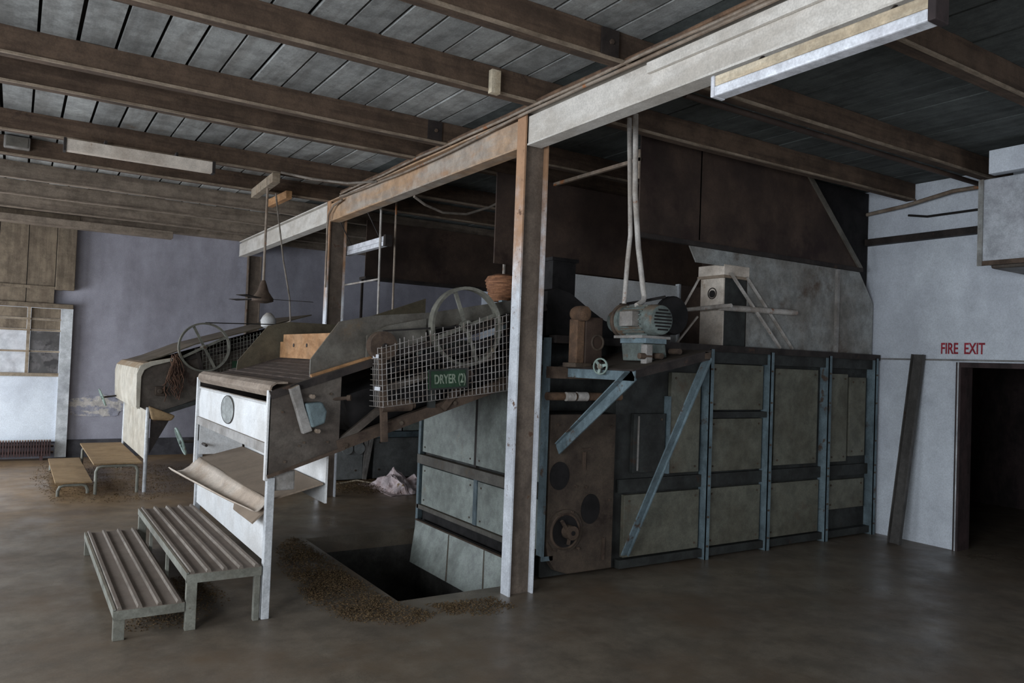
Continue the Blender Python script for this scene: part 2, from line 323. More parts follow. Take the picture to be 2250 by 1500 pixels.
# left wall with five window openings
b = MB(); ys = [YN]+[v for p in WIN_Y for v in p[:2]]+[YB+.2]
for i in range(0, len(ys), 2): b.box(XL-.2, XL, ys[i], ys[i+1], 0, ZC+.1)
for (a, c, z0, z1) in WIN_Y: b.box(XL-.2, XL, a, c, 0, z0); b.box(XL-.2, XL, a, c, z1, ZC+.1)
struct('wall_left', b, 'grey_plaster')
for i, (a, c, z0, z1) in enumerate(WIN_Y[:3]):
    b = MB()
    for q in (a+.03, (2*a+c)/3, (a+2*c)/3, c-.03): b.box(XL-.04, XL+.01, q-.025, q+.025, z0, z1)
    for q in (z0+.025, (z0+z1)/2, z1-.025): b.box(XL-.035, XL+.005, a, c, q-.02, q+.02)
    struct('window_%d' % (i+2), b, 'pale_timber')
b = MB(); xs_ = [XL-.2]+[v for p in FILL_X for v in p]+[XR+.2]  # wall behind the camera, with gaps for the added fill lights
b.box(XL-.2, XR+.2, YN-.2, YN, 0, .35); b.box(XL-.2, XR+.2, YN-.2, YN, 1.75, ZC+.1)
for i in range(0, len(xs_), 2): b.box(xs_[i], xs_[i+1], YN-.2, YN, .35, 1.75)
struct('wall_near', b, 'grey_plaster')

# glazed timber screen in the back wall (window_1)
b = MB(); b.box(.57, .72, YB-.10, YB+.02, .02, 2.27); win = struct('window_1', b, 'white_steel')
def part(name, m, parent, *boxes, bev=0):
    q = MB()
    for bx in boxes: q.box(*bx)
    return obj(name, q, m, parent, bev=bev)
part('lower_panel', 'white_plaster', win, (-.95, .57, YB-.05, YB-.005, .25, 1.24))
part('sill_rail', 'pale_timber', win, (-.95, .57, YB-.08, YB+.02, 1.22, 1.27))
part('transom', 'shutter_timber', win, (-.95, .72, YB-.13, YB+.02, 2.24, 2.31), bev=.01)
for q in (2.07, 1.905, 1.59): part('glazing_bar', 'pale_timber', win, (-.95, .57, YB-.05, YB-.01, q-.014, q+.014))
for q in (.16, -.38): part('mullion', 'pale_timber', win, (q-.022, q+.022, YB-.07, YB, 1.27, 2.24))
for (xa, xb) in ((-.9, -.405), (-.355, .135), (.185, .565)):
    for (za, zb, kk) in ((1.27, 1.575, 0), (1.605, 1.89, 0), (1.92, 2.055, 1), (2.085, 2.235, 1)):
        part('pane', 'frost_glass' if (kk == 0 and xa < .1) else ('grimy_glass' if kk == 0 else 'shutter_timber'), win, (xa, xb, YB-.035, YB-.028, za, zb))
for q, (za, zb) in enumerate(((2.31, 2.52), (2.55, 3.55))):
    for j, (xa, xb) in enumerate(((-.95, -.6), (-.59, -.26), (-.25, .1), (.11, .46))):
        part('shutter_board', 'shutter_timber', win, (xa, xb, YB-.10, YB-.03, za, zb))
part('shutter_stile', 'shutter_timber', win, (.47, .72, YB-.16, YB-.02, 2.52, 3.62), bev=.008)
part('shutter_rail', 'shutter_timber', win, (-.95, .56, YB-.12, YB-.02, 2.515, 2.56))
part('shutter_head', 'shutter_timber', win, (-.95, .74, YB-.18, YB-.02, 3.52, 3.64))

# FIRE EXIT lettering on the right wall (baseline along -Y)
mt = Matrix(((0, 0, -1, XR-.004), (-1, 0, 0, 4.245), (0, 1, 0, 1.945), (0, 0, 0, 1)))
text_mesh('fire_exit_lettering', 'FIRE  EXIT', 'red_letters', wall_right, .155, mt, sx=.62)

# ------------------------------------------------------------------ joists
JG = 'timber joists under the ceiling'
JO = [(2.42, 'brown timber joist crossing right above the long tube light'), (3.60, 'brown timber joist meeting the girder at the end of the flat trunking'),
      (4.55, 'dark timber joist with a small white cleat nailed to it'), (5.90, 'brown timber joist first of the close pair behind the near column'),
      (6.53, 'brown timber joist second of the close pair behind the near column'), (8.0, 'timber joist with the cream batten lamp hung beneath it'),
      (9.04, 'timber joist with a square junction box on its side'), (10.25, 'brown timber joist next behind the one with the junction box'),
      (11.4, 'brown timber joist second behind the one with the junction box'), (12.5, 'brown timber joist closest to the lavender back wall')]
for y, lb in JO:
    q = MB(); n = 10; vs = []
    for i in range(n+1):
        xx = XL+(XR-XL)*i/n; dz = .012*noise.noise(Vector((xx*.5, y*3, 0))); dy = .015*noise.noise(Vector((xx*.4, y*3, 5)))
        vs += [(xx, y+dy, 3.55+dz), (xx, y+.10+dy, 3.55+dz), (xx, y+.10+dy, ZC+.004), (xx, y+dy, ZC+.004)]
    fs = [(i*4+k, i*4+(k+1) % 4, i*4+4+(k+1) % 4, i*4+4+k) for i in range(n) for k in range(4)]+[(0, 1, 2, 3), (n*4+3, n*4+2, n*4+1, n*4)]
    q.add(vs, fs); jo = single('ceiling_joist', q, 'joist_timber' if y < 10 else 'back_timber', lb, 'beam', JG, bev=.006)
    q = MB(); vs = [(v[0], v[1]+dy_, v[2]+dz_) for v in vs[::4] for dy_, dz_ in ((-.010, -.004), (.012, -.004), (.012, .012), (-.010, .012))]
    q.add(vs, fs); obj('lower_edge', q, 'joist_edge' if y < 10 else 'back_timber', jo)
b = MB(); b.box(2.65, 2.72, 4.50, 4.545, 3.53, 3.69); single('cleat', b, 'cream_paint', 'small white painted cleat on the side of a joist', 'block')
j = thing('junction_box', 'square grey junction box fixed on a ceiling joist', 'junction box', (-.07, 9.0, 3.58))
part('box', 'hood_grey', j, (-.18, .04, 8.96, 9.035, 3.60, 3.72), bev=.01); part('lid', 'grey_panel', j, (-.16, .02, 8.945, 8.96, 3.615, 3.705))
b = MB(); b.box(-2.5, 2.0, 13.0, 13.2, 3.42, 3.53); single('wall_beam', b, 'back_timber', 'pale sawn timber with a cut end above the back wall', 'beam', bev=.006)

for jo in [o for o in COL.objects if o.name.startswith('ceiling_joist')]:
    y = min(v.co.y for v in jo.data.vertices)
    if abs(y-3.6) < .03 or abs(y-5.9) < .03:
        q = MB(); q.box(2.86, 2.99, y-.012, y+.004, 3.56, 3.72); ep = obj('end_plate', q, 'dark_iron', jo); bolts(ep, [(2.93, y-.012, 3.64)], (0, -1, 0), .016, .012, 'brown_iron')
# ------------------------------------------------------------------ columns and girder
def column(y, ztop, label, fm='column_paint', x0=3.08):
    t = thing('steel_column', label, 'column', (x0+.107, y+.055, 0))
    yw = y+.055
    q = MB(); q.box(x0, x0+.014, y, y+.11, 0, ztop); obj('flange', q, fm, t)
    q = MB(); q.box(x0+.014, x0+.201, yw-.006, yw+.006, 0, ztop); obj('web', q, 'column_web', t)
    q = MB(); q.box(x0+.201, x0+.215, y, y+.11, 0, ztop); obj('flange', q, fm, t)
    return t
column(4.715, 3.548, 'white and rust I-section steel column at the edge of the pit')
column(8.95, 3.548, 'white I-section steel column behind the feed conveyors', 'column_paint', 3.10)
column(13.15, 3.30, 'steel column standing against the lavender back wall', 'column_web', 3.20)
def girder(y0, y1, m, label):
    t = thing('steel_girder', label, 'girder', (3.17, (y0+y1)/2, 3.29), 'girder spans')
    q = MB(); q.box(3.15, 3.165, y0, y1, 3.305, 3.53); obj('web', q, m, t)
    q = MB(); q.box(3.10, 3.155, y0, y1, 3.302, 3.505); obj('face_plate', q, m, t, bev=.004)
    q = MB(); q.box(3.095, 3.22, y0, y1, 3.29, 3.303); obj('bottom_flange', q, m, t)
    q = MB(); q.box(3.095, 3.22, y0, y1, 3.53, 3.545); obj('top_flange', q, m, t)
    return t
girder(YN+.02, 4.71, 'girder_paint', 'pale grey steel girder span carrying the long tube light')
girder(4.83, 8.94, 'rusty_girder', 'rust stained steel girder span between the two white columns')
girder(9.07, 13.4, 'girder_paint', 'dull steel girder span reaching the back wall')
b = MB(); b.box(3.070, 3.098, YN+.1, 3.42, 3.435, 3.50); single('cable_trunking', b, 'girder_paint', 'flat painted cable trunking along the girder', 'trunking', bev=.004)
cid = ['rusty upper conduit running along the girder top', 'thin grey conduit on the girder beside the rusty one', 'painted conduit drooping low on the girder face']
for i, (dz, dx, m) in enumerate(((.055, .0, 'rust_bright'), (.03, -.012, 'conduit_paint'), (.0, -.015, 'conduit_paint'))):
    P = []
    for s in range(40):
        yy = YN+.1+s*(11.6/39)
        sag = -.05*max(0, math.sin((yy-4.6)/3.9*math.pi)) if 4.6 < yy < 8.5 and i == 2 else 0
        P.append((3.065+dx+.006*noise.noise(Vector((yy, i, 0))), yy, 3.515+dz+sag+.012*noise.noise(Vector((yy*1.3, i*5, 2)))))
    q = MB(); q.tube(P, .011 if i else .014, 8); single('conduit', q, m, cid[i], 'conduit', 'conduits on the girder', smooth=True)
q = MB(); q.tube([(3.06, 8.45, 3.47), (3.05, 8.7, 3.44), (3.05, 8.86, 3.36), (3.06, 8.92, 3.2), (3.07, 8.93, 2.9), (3.075, 8.93, 2.5)], .013, 8); single('bent_conduit', q, 'conduit_paint', 'bent conduit looping off the girder down the second column', 'conduit', smooth=True)
q = MB(); q.bar((3.10, 4.9, 3.56), (3.10, 8.3, 3.56), .03, .02); single('rusty_bar', q, 'rust_bright', 'rusty flat bar lying on top of the stained girder', 'bar')

# ------------------------------------------------------------------ fluorescent lamps
t = thing('batten_lamp', 'long two-tone fluorescent batten hung under the near girder', 'lamp', (3.03, 2.25, 3.12))
part('body', 'cream_paint', t, (3.0, 3.075, 1.69, 2.81, 3.172, 3.225), bev=.004)
part('diffuser', 'lamp_white', t, (2.995, 3.08, 1.69, 2.81, 3.118, 3.170), bev=.008)
part('end_cap', 'lamp_white', t, (2.993, 3.083, 2.81, 2.835, 3.115, 3.228), bev=.006); part('end_cap', 'dark_jamb', t, (2.988, 3.088, 1.655, 1.69, 3.112, 3.23), bev=.006)
q = MB(); q.cyl((3.05, 1.9, 3.22), (3.12, 1.9, 3.295), .008); q.cyl((3.05, 2.6, 3.22), (3.12, 2.6, 3.295), .008); obj('hanger', q, 'dark_iron', t)
t = thing('batten_lamp', 'dusty cream batten lamp hung under a left ceiling joist', 'lamp', (.9, 7.82, 3.45))
part('body', 'dusty_lamp', t, (.30, 1.52, 7.80, 7.88, 3.405, 3.51), bev=.004)
part('end_cap', 'dark_iron', t, (.28, .30, 7.79, 7.89, 3.40, 3.515)); part('end_cap', 'dark_iron', t, (1.52, 1.545, 7.79, 7.89, 3.40, 3.515))
part('bracket', 'dark_iron', t, (.6, .62, 7.86, 8.02, 3.49, 3.56), (1.2, 1.22, 7.86, 8.02, 3.49, 3.56))
t = thing('batten_lamp', 'short white batten lamp hung on rods beside the second column', 'lamp', (3.36, 8.4, 2.9))
part('body', 'lamp_white', t, (3.34, 3.40, 7.86, 9.12, 2.965, 3.02)); part('diffuser', 'lamp_white', t, (3.335, 3.405, 7.86, 9.12, 2.915, 2.963), bev=.006)
part('end_cap', 'dark_iron', t, (3.33, 3.41, 7.80, 7.86, 2.91, 3.03))
q = MB(); q.cyl((3.37, 8.05, 3.02), (3.21, 8.05, 3.295), .007); q.cyl((3.37, 8.9, 3.02), (3.21, 8.9, 3.295), .007); obj('hanging_rod', q, 'dark_iron', t)
t = thing('timber_hanger', 'pale slanting timber carrying the ceiling fan rod', 'beam', (2.2, 8.4, 3.46))
q = MB(); q.bar((2.17, 7.95, 3.49), (2.21, 8.95, 3.49), .08, .1); obj('timber', q, 'pale_timber', t, bev=.005)
q = MB(); q.bar((2.54, 8.75, 3.5), (2.52, 9.45, 3.5), .07, .09); single('timber_offcut', q, 'orange_timber', 'short orange timber block hung between the back joists', 'block', bev=.005)

# ceiling fan
t = thing('ceiling_fan', 'rusty ceiling fan hanging on a long rod', 'ceiling fan', (2.18, 8.3, 2.24))
q = MB(); q.cyl((2.18, 8.3, 2.42), (2.18, 8.3, 3.46), .013, 10); obj('rod', q, 'conduit_paint', t, True)
q = MB(); q.lathe([(.02, .22), (.035, .18), (.06, .10), (.095, .05), (.11, .03), (.11, .0), (.05, -.02)], (2.18, 8.3, 2.24), (0, 0, 1), 24); obj('motor_housing', q, 'brown_iron', t, True)
for k in range(3):
    a = R(-8+120*k); d = Vector((math.cos(a), math.sin(a), 0)); s = Vector((-d.y, d.x, .08)).normalized()
    c = Vector((2.18, 8.3, 2.262)); q = MB(); q.plate([c+d*.1-s*.03, c+d*.52-s*.05, c+d*.52+s*.05, c+d*.1+s*.03], .006); obj('blade', q, 'dark_iron', t)
q = MB(); q.tube([(2.2, 7.9, 3.54), (2.5, 7.8, 3.50), (2.8, 7.6, 3.47), (3.04, 7.4, 3.49)], .013, 8); single('ceiling_cable', q, 'cable_grey', 'pale cable drooping from a joist onto the stained girder', 'cable', smooth=True)
q = MB(); q.tube([(2.35, 8.6, 3.46), (2.36, 8.5, 3.2), (2.41, 8.4, 2.7), (2.48, 8.35, 2.3), (2.50, 8.35, 2.05), (2.44, 8.5, 2.0)], .009, 6); single('hanging_cable', q, 'cable_grey', 'loose cable hanging beside the ceiling fan', 'cable', smooth=True)

# ------------------------------------------------------------------ wheels
def wheel(parent, name, c, ax, Rr, rim, ns, m, hub=.04, rot=0, flat=1.6, sw=.03):
    c = Vector(c); u, v, d = basis(ax)
    q = MB()
    if flat > 1.5:
        prof = [(Rr-.022, -.03), (Rr, -.034), (Rr, .034), (Rr-.022, .03)]; n_ = 48; vs = []
        for k in range(n_):
            e = u*math.cos(2*math.pi*k/n_)+v*math.sin(2*math.pi*k/n_); vs += [c+e*r_+d*t_ for r_, t_ in prof]
        q.add(vs, [(k*4+i, k*4+(i+1) % 4, ((k+1) % n_)*4+(i+1) % 4, ((k+1) % n_)*4+i) for k in range(n_) for i in range(4)])
    else: q.torus(c, ax, Rr-rim, rim, 40, 8, flat)
    w = obj(name, q, m, parent, True)
    for k in range(ns):
        a = R(rot+360*k/ns); e = u*math.cos(a)+v*math.sin(a); q = MB(); q.bar(c+e*hub*.6, c+e*(Rr-rim*1.2), sw, sw*.55, d.cross(e)); obj('spoke', q, m, w)
    q = MB(); q.cyl(c-d*rim*2, c+d*rim*2, hub, 16); obj('hub', q, m, w, True)
    return w

# ------------------------------------------------------------------ feed conveyor of dryer 2
SL = .335                                   # slope of the feed deck
def zb(x): return .90+SL*(x-1.37)
def zt(x): return 1.43+SL*(x-1.37)
Y0, Y1 = 5.0, 7.3
fc = thing('feed_conveyor', 'sloping feed conveyor with white spreader hood beside the pit', 'conveyor', (1.42, 6.05, 0))
q = MB(); q.prism([(1.39, zb(1.39)), (1.86, zb(1.86)), (1.86, zt(1.86)-.015), (1.39, zt(1.39)-.015)], 'y', Y0, Y0+.02); sp = obj('side_plate', q, 'side_steel', fc)
bolts(sp, [(1.50, Y0, 1.0), (1.78, Y0, 1.12), (1.62, Y0, 1.12), (1.47, Y0, 1.32), (1.79, Y0, 1.44), (1.59, Y0, 1.1)], (0, -1, 0), .009, .012)
q = MB(); q.prism([(1.39, zb(1.39)), (3.5, zb(3.5)), (3.5, zt(3.5)), (1.39, zt(1.39))], 'y', Y1-.02, Y1); obj('side_plate', q, 'dark_iron', fc)
q = MB(); q.bar((1.85, Y0+.02, zb(1.85)+.03), (3.52, Y0+.02, zb(3.52)+.03), .06, .075, (0, 1, 0)); q.bar((1.39, Y0+.005, zb(1.39)), (1.9, Y0+.005, zb(1.9)), .05, .02, (0, 1, 0)); lr = obj('lower_rail', q, 'brown_iron', fc)
bolts(lr, [(1.9, Y0-.01, zb(1.9)+.02), (2.72, Y0-.01, zb(2.72)+.03), (2.98, Y0-.01, zb(2.98)+.03), (2.3, Y0-.01, zb(2.3)+.03)], (0, -1, 0), .016, .02)
q = MB(); q.bar((1.39, Y0+.02, zt(1.39)-.01), (3.52, Y0+.02, zt(3.52)-.01), .06, .05, (0, 1, 0)); obj('upper_rail', q, 'dark_iron', fc)
q = MB(); q.bar((1.86, Y0+.015, zb(1.86)+.04), (2.22, Y0+.015, zt(2.0)-.25), .03, .05, (0, 1, 0)); obj('strut', q, 'side_steel', fc)
q = MB(); q.bar((2.62, Y0-.02, zb(2.62)+.02), (2.85, Y0-.02, zb(2.85)+.22), .03, .05, (0, 1, 0)); obj('strut', q, 'brown_iron', fc)
q = MB(); q.bar((2.53, Y0-.02, zb(2.53)+.06), (2.53, Y0-.02, 1.62), .025, .055, (0, 1, 0)); obj('strut', q, 'frame_dark', fc)
q = MB(); q.bar((1.95, Y0+.35, zb(1.95)+.2), (3.5, Y0+.35, zb(3.5)+.2), .5, .26, (0, 1, 0)); obj('inner_trough', q, 'black_iron', fc)
q = MB(); q.bar((1.82, (Y0+Y1)/2, zb(1.82)+.04), (3.5, (Y0+Y1)/2, zb(3.5)+.04), Y1-Y0-.06, .02, (0, 1, 0)); obj('underside_sheet', q, 'side_steel', fc)
# deck slats
sl = MB(); sl.box(-.028, .028, Y0+.05-6.05, Y1-.05-6.05, -.006, .006); slm = mesh_of('deck_slat', sl, 'deck_brown')
for k in range(28):
    xx = 1.53+k*.066; o = bpy.data.objects.new('deck_slat', slm); COL.objects.link(o); o.parent = fc
    o.location = Vector((xx, 6.05, zt(xx)+.008+random.uniform(-.003, .003)))-Vector(fc.location); o.rotation_euler = (0, -math.atan(SL)+R(random.uniform(-2, 2)), R(random.uniform(-.3, .3)))
# take-up bearing on the side plate
q = MB(); q.prism([(1.50, 1.47), (1.56, 1.50), (1.60, 1.36), (1.66, 1.20), (1.60, 1.18), (1.54, 1.36)], 'y', Y0-.05, Y0); bk = obj('bearing_bracket', q, 'hood_grey', fc, bev=.004)
q = MB(); q.prism([(1.60, 1.38), (1.71, 1.39), (1.745, 1.33), (1.735, 1.25), (1.65, 1.22)], 'y', Y0-.075, Y0); obj('bearing_block', q, 'cast_blue', fc, bev=.012)
bolts(bk, [(1.645, Y0-.03, 1.425), (1.69, Y0-.03, 1.20)], (0, -1, 0), .015, .05, 'conduit_paint')
q = MB(); q.cyl((1.91, Y0-.02, 1.415), (1.78, Y0+.02, 1.40), .012); q.cyl((1.92, Y0-.03, 1.416), (1.90, Y0-.015, 1.414), .02); obj('adjuster_bolt', q, 'brown_iron', fc)
q = MB(); q.cyl((2.12, Y0-.08, 1.36), (2.34, Y0-.08, 1.37), .04, 12); q.cyl((2.34, Y0-.08, 1.37), (2.37, Y0-.08, 1.37), .022, 10); obj('tension_roller', q, 'brown_iron', fc, True)
# spreader hood
q = MB(); q.sheet([(1.405, 1.415), (1.38, 1.45), (1.392, 1.49), (1.425, 1.512), (1.50, 1.515)], 'y', Y0, Y1, -.012); obj('hood_cap', q, 'dusty_cap', fc, True)
q = MB(); q.sheet([(1.39, 1.375), (1.403, 1.355), (1.395, 1.25), (1.40, 1.11)], 'y', Y0+.02, Y1-.02, .01); fp = obj('front_panel', q, 'hood_white', fc)
q = MB(); q.box(1.383, 1.40, Y0+.02, Y1-.02, 1.05, 1.115); obj('panel_trim', q, 'hood_grey', fc)
q = MB(); q.box(1.375, 1.402, Y0, Y0+.035, .88, 1.46); obj('hood_edge', q, 'hood_white', fc, bev=.005)
q = MB(); q.box(1.375, 1.402, Y1-.035, Y1, .70, 1.46); obj('hood_edge', q, 'hood_white', fc, bev=.005)
q = MB(); n = 32; q.prism([(6.165+.205*math.cos(2*math.pi*k/n), 1.252+.105*math.sin(2*math.pi*k/n)) for k in range(n)], 'x', 1.391, 1.400); ov = obj('maker_plate', q, 'plate_oval', fp)
ov['label'] = 'oval embossed metal plate'
rim = MB(); P = [(1.392, 6.165+.205*math.cos(2*math.pi*k/n), 1.252+.105*math.sin(2*math.pi*k/n)) for k in range(n+1)]; rim.tube(P, .0035, 6); obj('plate_rim', rim, 'dark_iron', fp)
# chute below the hood with curled lip
q = MB(); q.sheet([(1.78, .84), (1.6, .795), (1.41, .75)], 'y', Y0+.05, Y1-.02, .012); obj('chute_tray', q, 'dusty_tray', fc)
far_p = [(1.415, .755), (1.385, .715), (1.345, .67), (1.295, .64), (1.245, .632), (1.205, .645), (1.18, .672)]
near_p = [(1.415, .755), (1.400, .735), (1.385, .712), (1.368, .695), (1.352, .685), (1.335, .685), (1.32, .695)]
vs_ = []; fs_ = []; ns = 12
for i in range(ns+1):
    f = i/ns; g = f**.8
    for (a0, a1), (b0, b1) in zip(near_p, far_p): vs_.append((a0+(b0-a0)*g, Y0+.05+(Y1-.05-Y0)*f, a1+(b1-a1)*g+.006*noise.noise(Vector((f*6, a0*9, 0)))))
m_ = len(far_p)
for i in range(ns):
    for k in range(m_-1): fs_.append((i*m_+k, i*m_+k+1, (i+1)*m_+k+1, (i+1)*m_+k))
q = MB(); q.add(vs_, fs_); o = obj('curled_lip', q, 'lip_paint', fc, True); sd_ = o.modifiers.new('thickness', 'SOLIDIFY'); sd_.thickness = .008
q = MB(); q.box(1.41, 1.425, Y0+.04, Y1-.02, .36, .73); obj('kick_board', q, 'hood_white', fc)
q = MB(); q.plate([(1.33, Y0+.55, .60), (1.33, Y0+.06, .60), (1.43, Y0+.06, .69), (1.43, Y0+.9, .69)], .012); obj('chute_gusset', q, 'dusty_tray', fc)
q = MB(); q.box(1.41, 1.78, Y1-.06, Y1-.03, .78, 1.06); q.box(1.80, 1.815, Y0+.06, Y1-.06, .70, 1.08); obj('inner_sheet', q, 'hood_white', fc)
for yy in (Y0, Y1-.05):
    q = MB(); q.box(1.395, 1.445, yy, yy+.05, 0, .9); obj('post', q, 'white_steel', fc, bev=.004)
q = MB(); q.box(1.445, 1.58, Y0+.02, Y0+.04, .81, .94); obj('gusset_plate', q, 'hood_grey', fc, bev=.01)
# gate board, grain guides
q = MB(); q.prism([(5.16, 1.66), (6.62, 1.66), (6.95, 1.66), (6.95, 1.80), (6.86, 1.80), (6.86, 1.865), (5.16, 1.865)], 'x', 2.0, 2.03); gb = obj('gate_board', q, 'orange_timber', fc)
bolts(gb, [(2.0, 6.55, 1.77), (2.0, 6.2, 1.77)], (-1, 0, 0), .018, .004, 'dark_iron')
q = MB(); q.prism([(1.67, zt(1.67)+.015), (1.67, 1.665), (1.86, 1.93), (2.10, 1.985), (2.57, 2.04), (3.45, 2.22), (3.45, zt(3.45)+.015)], 'y', Y0+.085, Y0+.10); obj('guide_sheet', q, 'grey_panel', fc)
q = MB(); q.prism([(2.52, zt(2.52)-.05), (2.52, 1.90), (3.45, 2.13), (3.45, zt(3.45)-.05)], 'y', Y0+.055, Y0+.07); obj('drive_housing', q, 'black_iron', fc)
q = MB(); q.prism([(2.05, zt(2.05)+.02), (2.05, 1.845), (2.2, 1.92), (2.5, 1.99), (2.5, zt(2.5)+.02)], 'y', Y0+.05, Y0+.065); obj('guide_sheet', q, 'grey_panel', fc)
q = MB(); q.prism([(1.64, zt(1.64)+.015), (1.65, 1.62), (1.90, 1.94), (2.08, 1.985), (2.6, 1.985), (3.45, 2.3), (3.45, zt(3.45)+.015)], 'y', 7.0, 7.015); obj('guide_sheet', q, 'olive_sheet', fc)
q = MB(); q.bar((1.67, Y0+.06, zt(1.67)+.02), (2.25, Y0+.06, zt(2.25)+.02), .035, .028, (0, 1, 0)); obj('wood_strip', q, 'orange_timber', fc)
# drive wheel, pulley and belts
wheel(fc, 'drive_wheel', (2.77, 4.945, 1.945), (0, 1, 0), .29, .014, 4, 'wheel_iron', .045, 22, 2.2, .028)
q = MB(); q.lathe([(.10, 0), (.10, .02), (.085, .03), (.085, .05), (.10, .06), (.10, .08)], (2.125, 4.92, 1.775), (0, 1, 0), 28); obj('small_pulley', q, 'brown_iron', fc, True)
q = MB(); q.cyl((2.77, 4.90, 1.945), (2.77, 5.12, 1.945), .022); q.cyl((2.125, 4.9, 1.775), (2.125, 5.1, 1.775), .018); obj('shafts', q, 'dark_iron', fc, True)
q = MB(); q.bar((2.13, 4.955, 1.878), (3.42, 4.955, 2.02), .03, .012, (0, 1, 0)); q.bar((2.13, 4.955, 1.672), (2.75, 4.955, 1.66), .03, .012, (0, 1, 0)); obj('belt', q, 'cable_black', fc)
q = MB(); q.bar((2.15, 4.96, 1.62), (3.3, 4.96, 1.92), .04, .07, (0, 1, 0)); obj('chain_guard', q, 'black_iron', fc)
q = MB(); q.bar((2.15, 4.97, 1.48), (3.05, 4.97, 1.74), .03, .045, (0, 1, 0)); obj('guard_stay', q, 'side_steel', fc)
# wire guard
def gz_t(x): return 1.755+(x-2.08)*.29
def gz_b(x): return 1.36+(x-2.10)*.125
q = MB(); YG = 4.885; r_ = .0024
nx = 31
for k in range(nx):
    x_ = 2.09+k*(3.08-2.09)/(nx-1); tp = gz_t(x_)+random.choice((0, .03, .035, .015))*(1 if k % 3 else .3)
    q.tube([(x_+.03, YG, gz_b(x_+.03)), (x_+.012, YG-.004, (gz_b(x_)+tp)/2), (x_, YG, tp)], r_*1.25, 5)
nzr = 12
for k in range(nzr):
    f = k/(nzr-1); P = []
    for s in range(9):
        x_ = 2.09+s*(3.1-2.09)/8; P.append((x_+.03*(1-f), YG-.003, gz_b(x_)+(gz_t(x_)-gz_b(x_))*f))
    P = [(2.075, Y0+.02, P[0][2]), (2.075+.03*(1-f), YG+.02, P[0][2])]+P; q.tube(P, r_, 5)
for k in range(4): q.tube([(2.10, YG+.02+k*.03, gz_b(2.1)), (2.07, YG+.02+k*.03, gz_t(2.09))], r_*1.25, 5)
o = obj('wire_guard', q, 'wire', fc); o['kind'] = 'stuff'
q = MB(); q.box(2.066, 2.075, 4.89, 4.97, 1.69, 1.715); q.box(2.086, 2.095, 4.89, 4.97, 1.47, 1.495); obj('guard_clip', q, 'lamp_white', fc)
q = MB(); q.bar((2.155, 4.925, 1.12), (2.115, 4.925, 1.70), .045, .03, (1, 0, 0)); obj('guard_post', q, 'brown_iron', fc)
# sign
ang = math.atan(.07)
sm = Matrix.Translation((2.455, 4.872, 1.478)) @ Matrix.Rotation(-ang*1.0, 4, 'Y')
q = MB(); q.box(0, .31, 0, .012, 0, .145); q.v = [tuple(sm @ Vector(p)) for p in q.v]; sg = obj('sign_board', q, 'green_sign', fc)
tm = sm @ Matrix(((1, 0, 0, .04), (0, 0, -1, -.003), (0, 1, 0, .042), (0, 0, 0, 1)))
text_mesh('sign_lettering', 'DRYER (2)', 'sign_letters', sg, .092, tm, sx=.62)
fr = MB()
for bx in ((0, .31, -.006, 0, 0, .012), (0, .31, -.006, 0, .133, .145), (0, .012, -.006, 0, .012, .133), (.298, .31, -.006, 0, .012, .133)): fr.box(*bx)
fr.v = [tuple(sm @ Vector(p)) for p in fr.v]; obj('sign_border', fr, 'frame_dark', sg)
# hand wheel on the far side of the hood
wheel(fc, 'hand_wheel', (1.30, 7.5, .87), (1, -.02, .38), .135, .010, 4, 'wheel_green', .025, 30, 1.0, .018)
q = MB(); q.cyl((1.29, 7.45, .87), (1.46, 7.45, .872), .012); q.cyl((1.44, 7.45, .872), (1.44, 7.09, .872), .012); obj('wheel_shaft', q, 'dark_iron', fc)

# ------------------------------------------------------------------ two-step benches
def step_bench(name, label, y0, y1, xs, zs, m, ml, nr, pipe=False, dx=0):
    t = thing(name, label, 'bench', (xs[1], (y0+y1)/2, 0))
    for i in range(2):
        xa, xb, z = xs[i], xs[i+1]-.006, zs[i]
        q = MB(); q.box(xa, xb, y0, y1, z-.03, z-.014); td = obj('tread', q, m, t)
        for k in range(nr[i] if nr[i] > 1 else 0):
            c = xa+.03+(xb-xa-.06)*k/(nr[i]-1) if nr[i] > 1 else 0
            q = MB(); q.prism([(c-.015, z-.014), (c-.009, z+.004), (c+.009, z+.004), (c+.015, z-.014)], 'y', y0, y1); obj('rib', q, m, td)
        if not pipe:
            for (ya, yb) in ((y0-.004, y0+.02), (y1-.02, y1+.004)):
                q = MB(); q.box(xa, xb, ya, yb, z-.07, z-.016); obj('end_rail', q, ml, t)
            q = MB(); q.box(xa-.004, xa+.012, y0, y1, z-.055, z-.005); obj('edge_angle', q, ml, t)
            for yy in (y0, y1-.04):
                q = MB(); q.box(xa, xa+.062, yy, yy+.04, 0, z-.02); obj('leg', q, ml, t, bev=.003)
            if i == 1:
                for yy in (y0+.75, y0+1.5):
                    q = MB(); q.box(xa, xa+.02, yy, yy+.025, 0, z-.05); obj('leg', q, ml, t)
                for yy in (y0, y1-.04):
                    q = MB(); q.box(xb-.04, xb-.004, yy, yy+.04, 0, z-.05); obj('leg', q, ml, t, bev=.003)
        else:
            for yy in (y0+.03, y1-.03):
                q = MB(); h = z-.05; q.tube([(xa+.03, yy, 0), (xa+.03, yy, h-.06), (xa+.05, yy, h-.015), (xa+.09, yy, h), (xb-.1, yy, h), (xb-.06, yy, h-.015), (xb-.04, yy, h-.06), (xb-.04, yy, 0 if i == 1 else .02)], .017, 8); obj('leg', q, ml, t, True)
    return t
step_bench('step_bench', 'two-step ribbed metal bench in front of the white spreader hood', 5.0, 7.18, (.55, .94, 1.39), (.19, .355), 'step_steel', 'bench_frame', (4, 5))
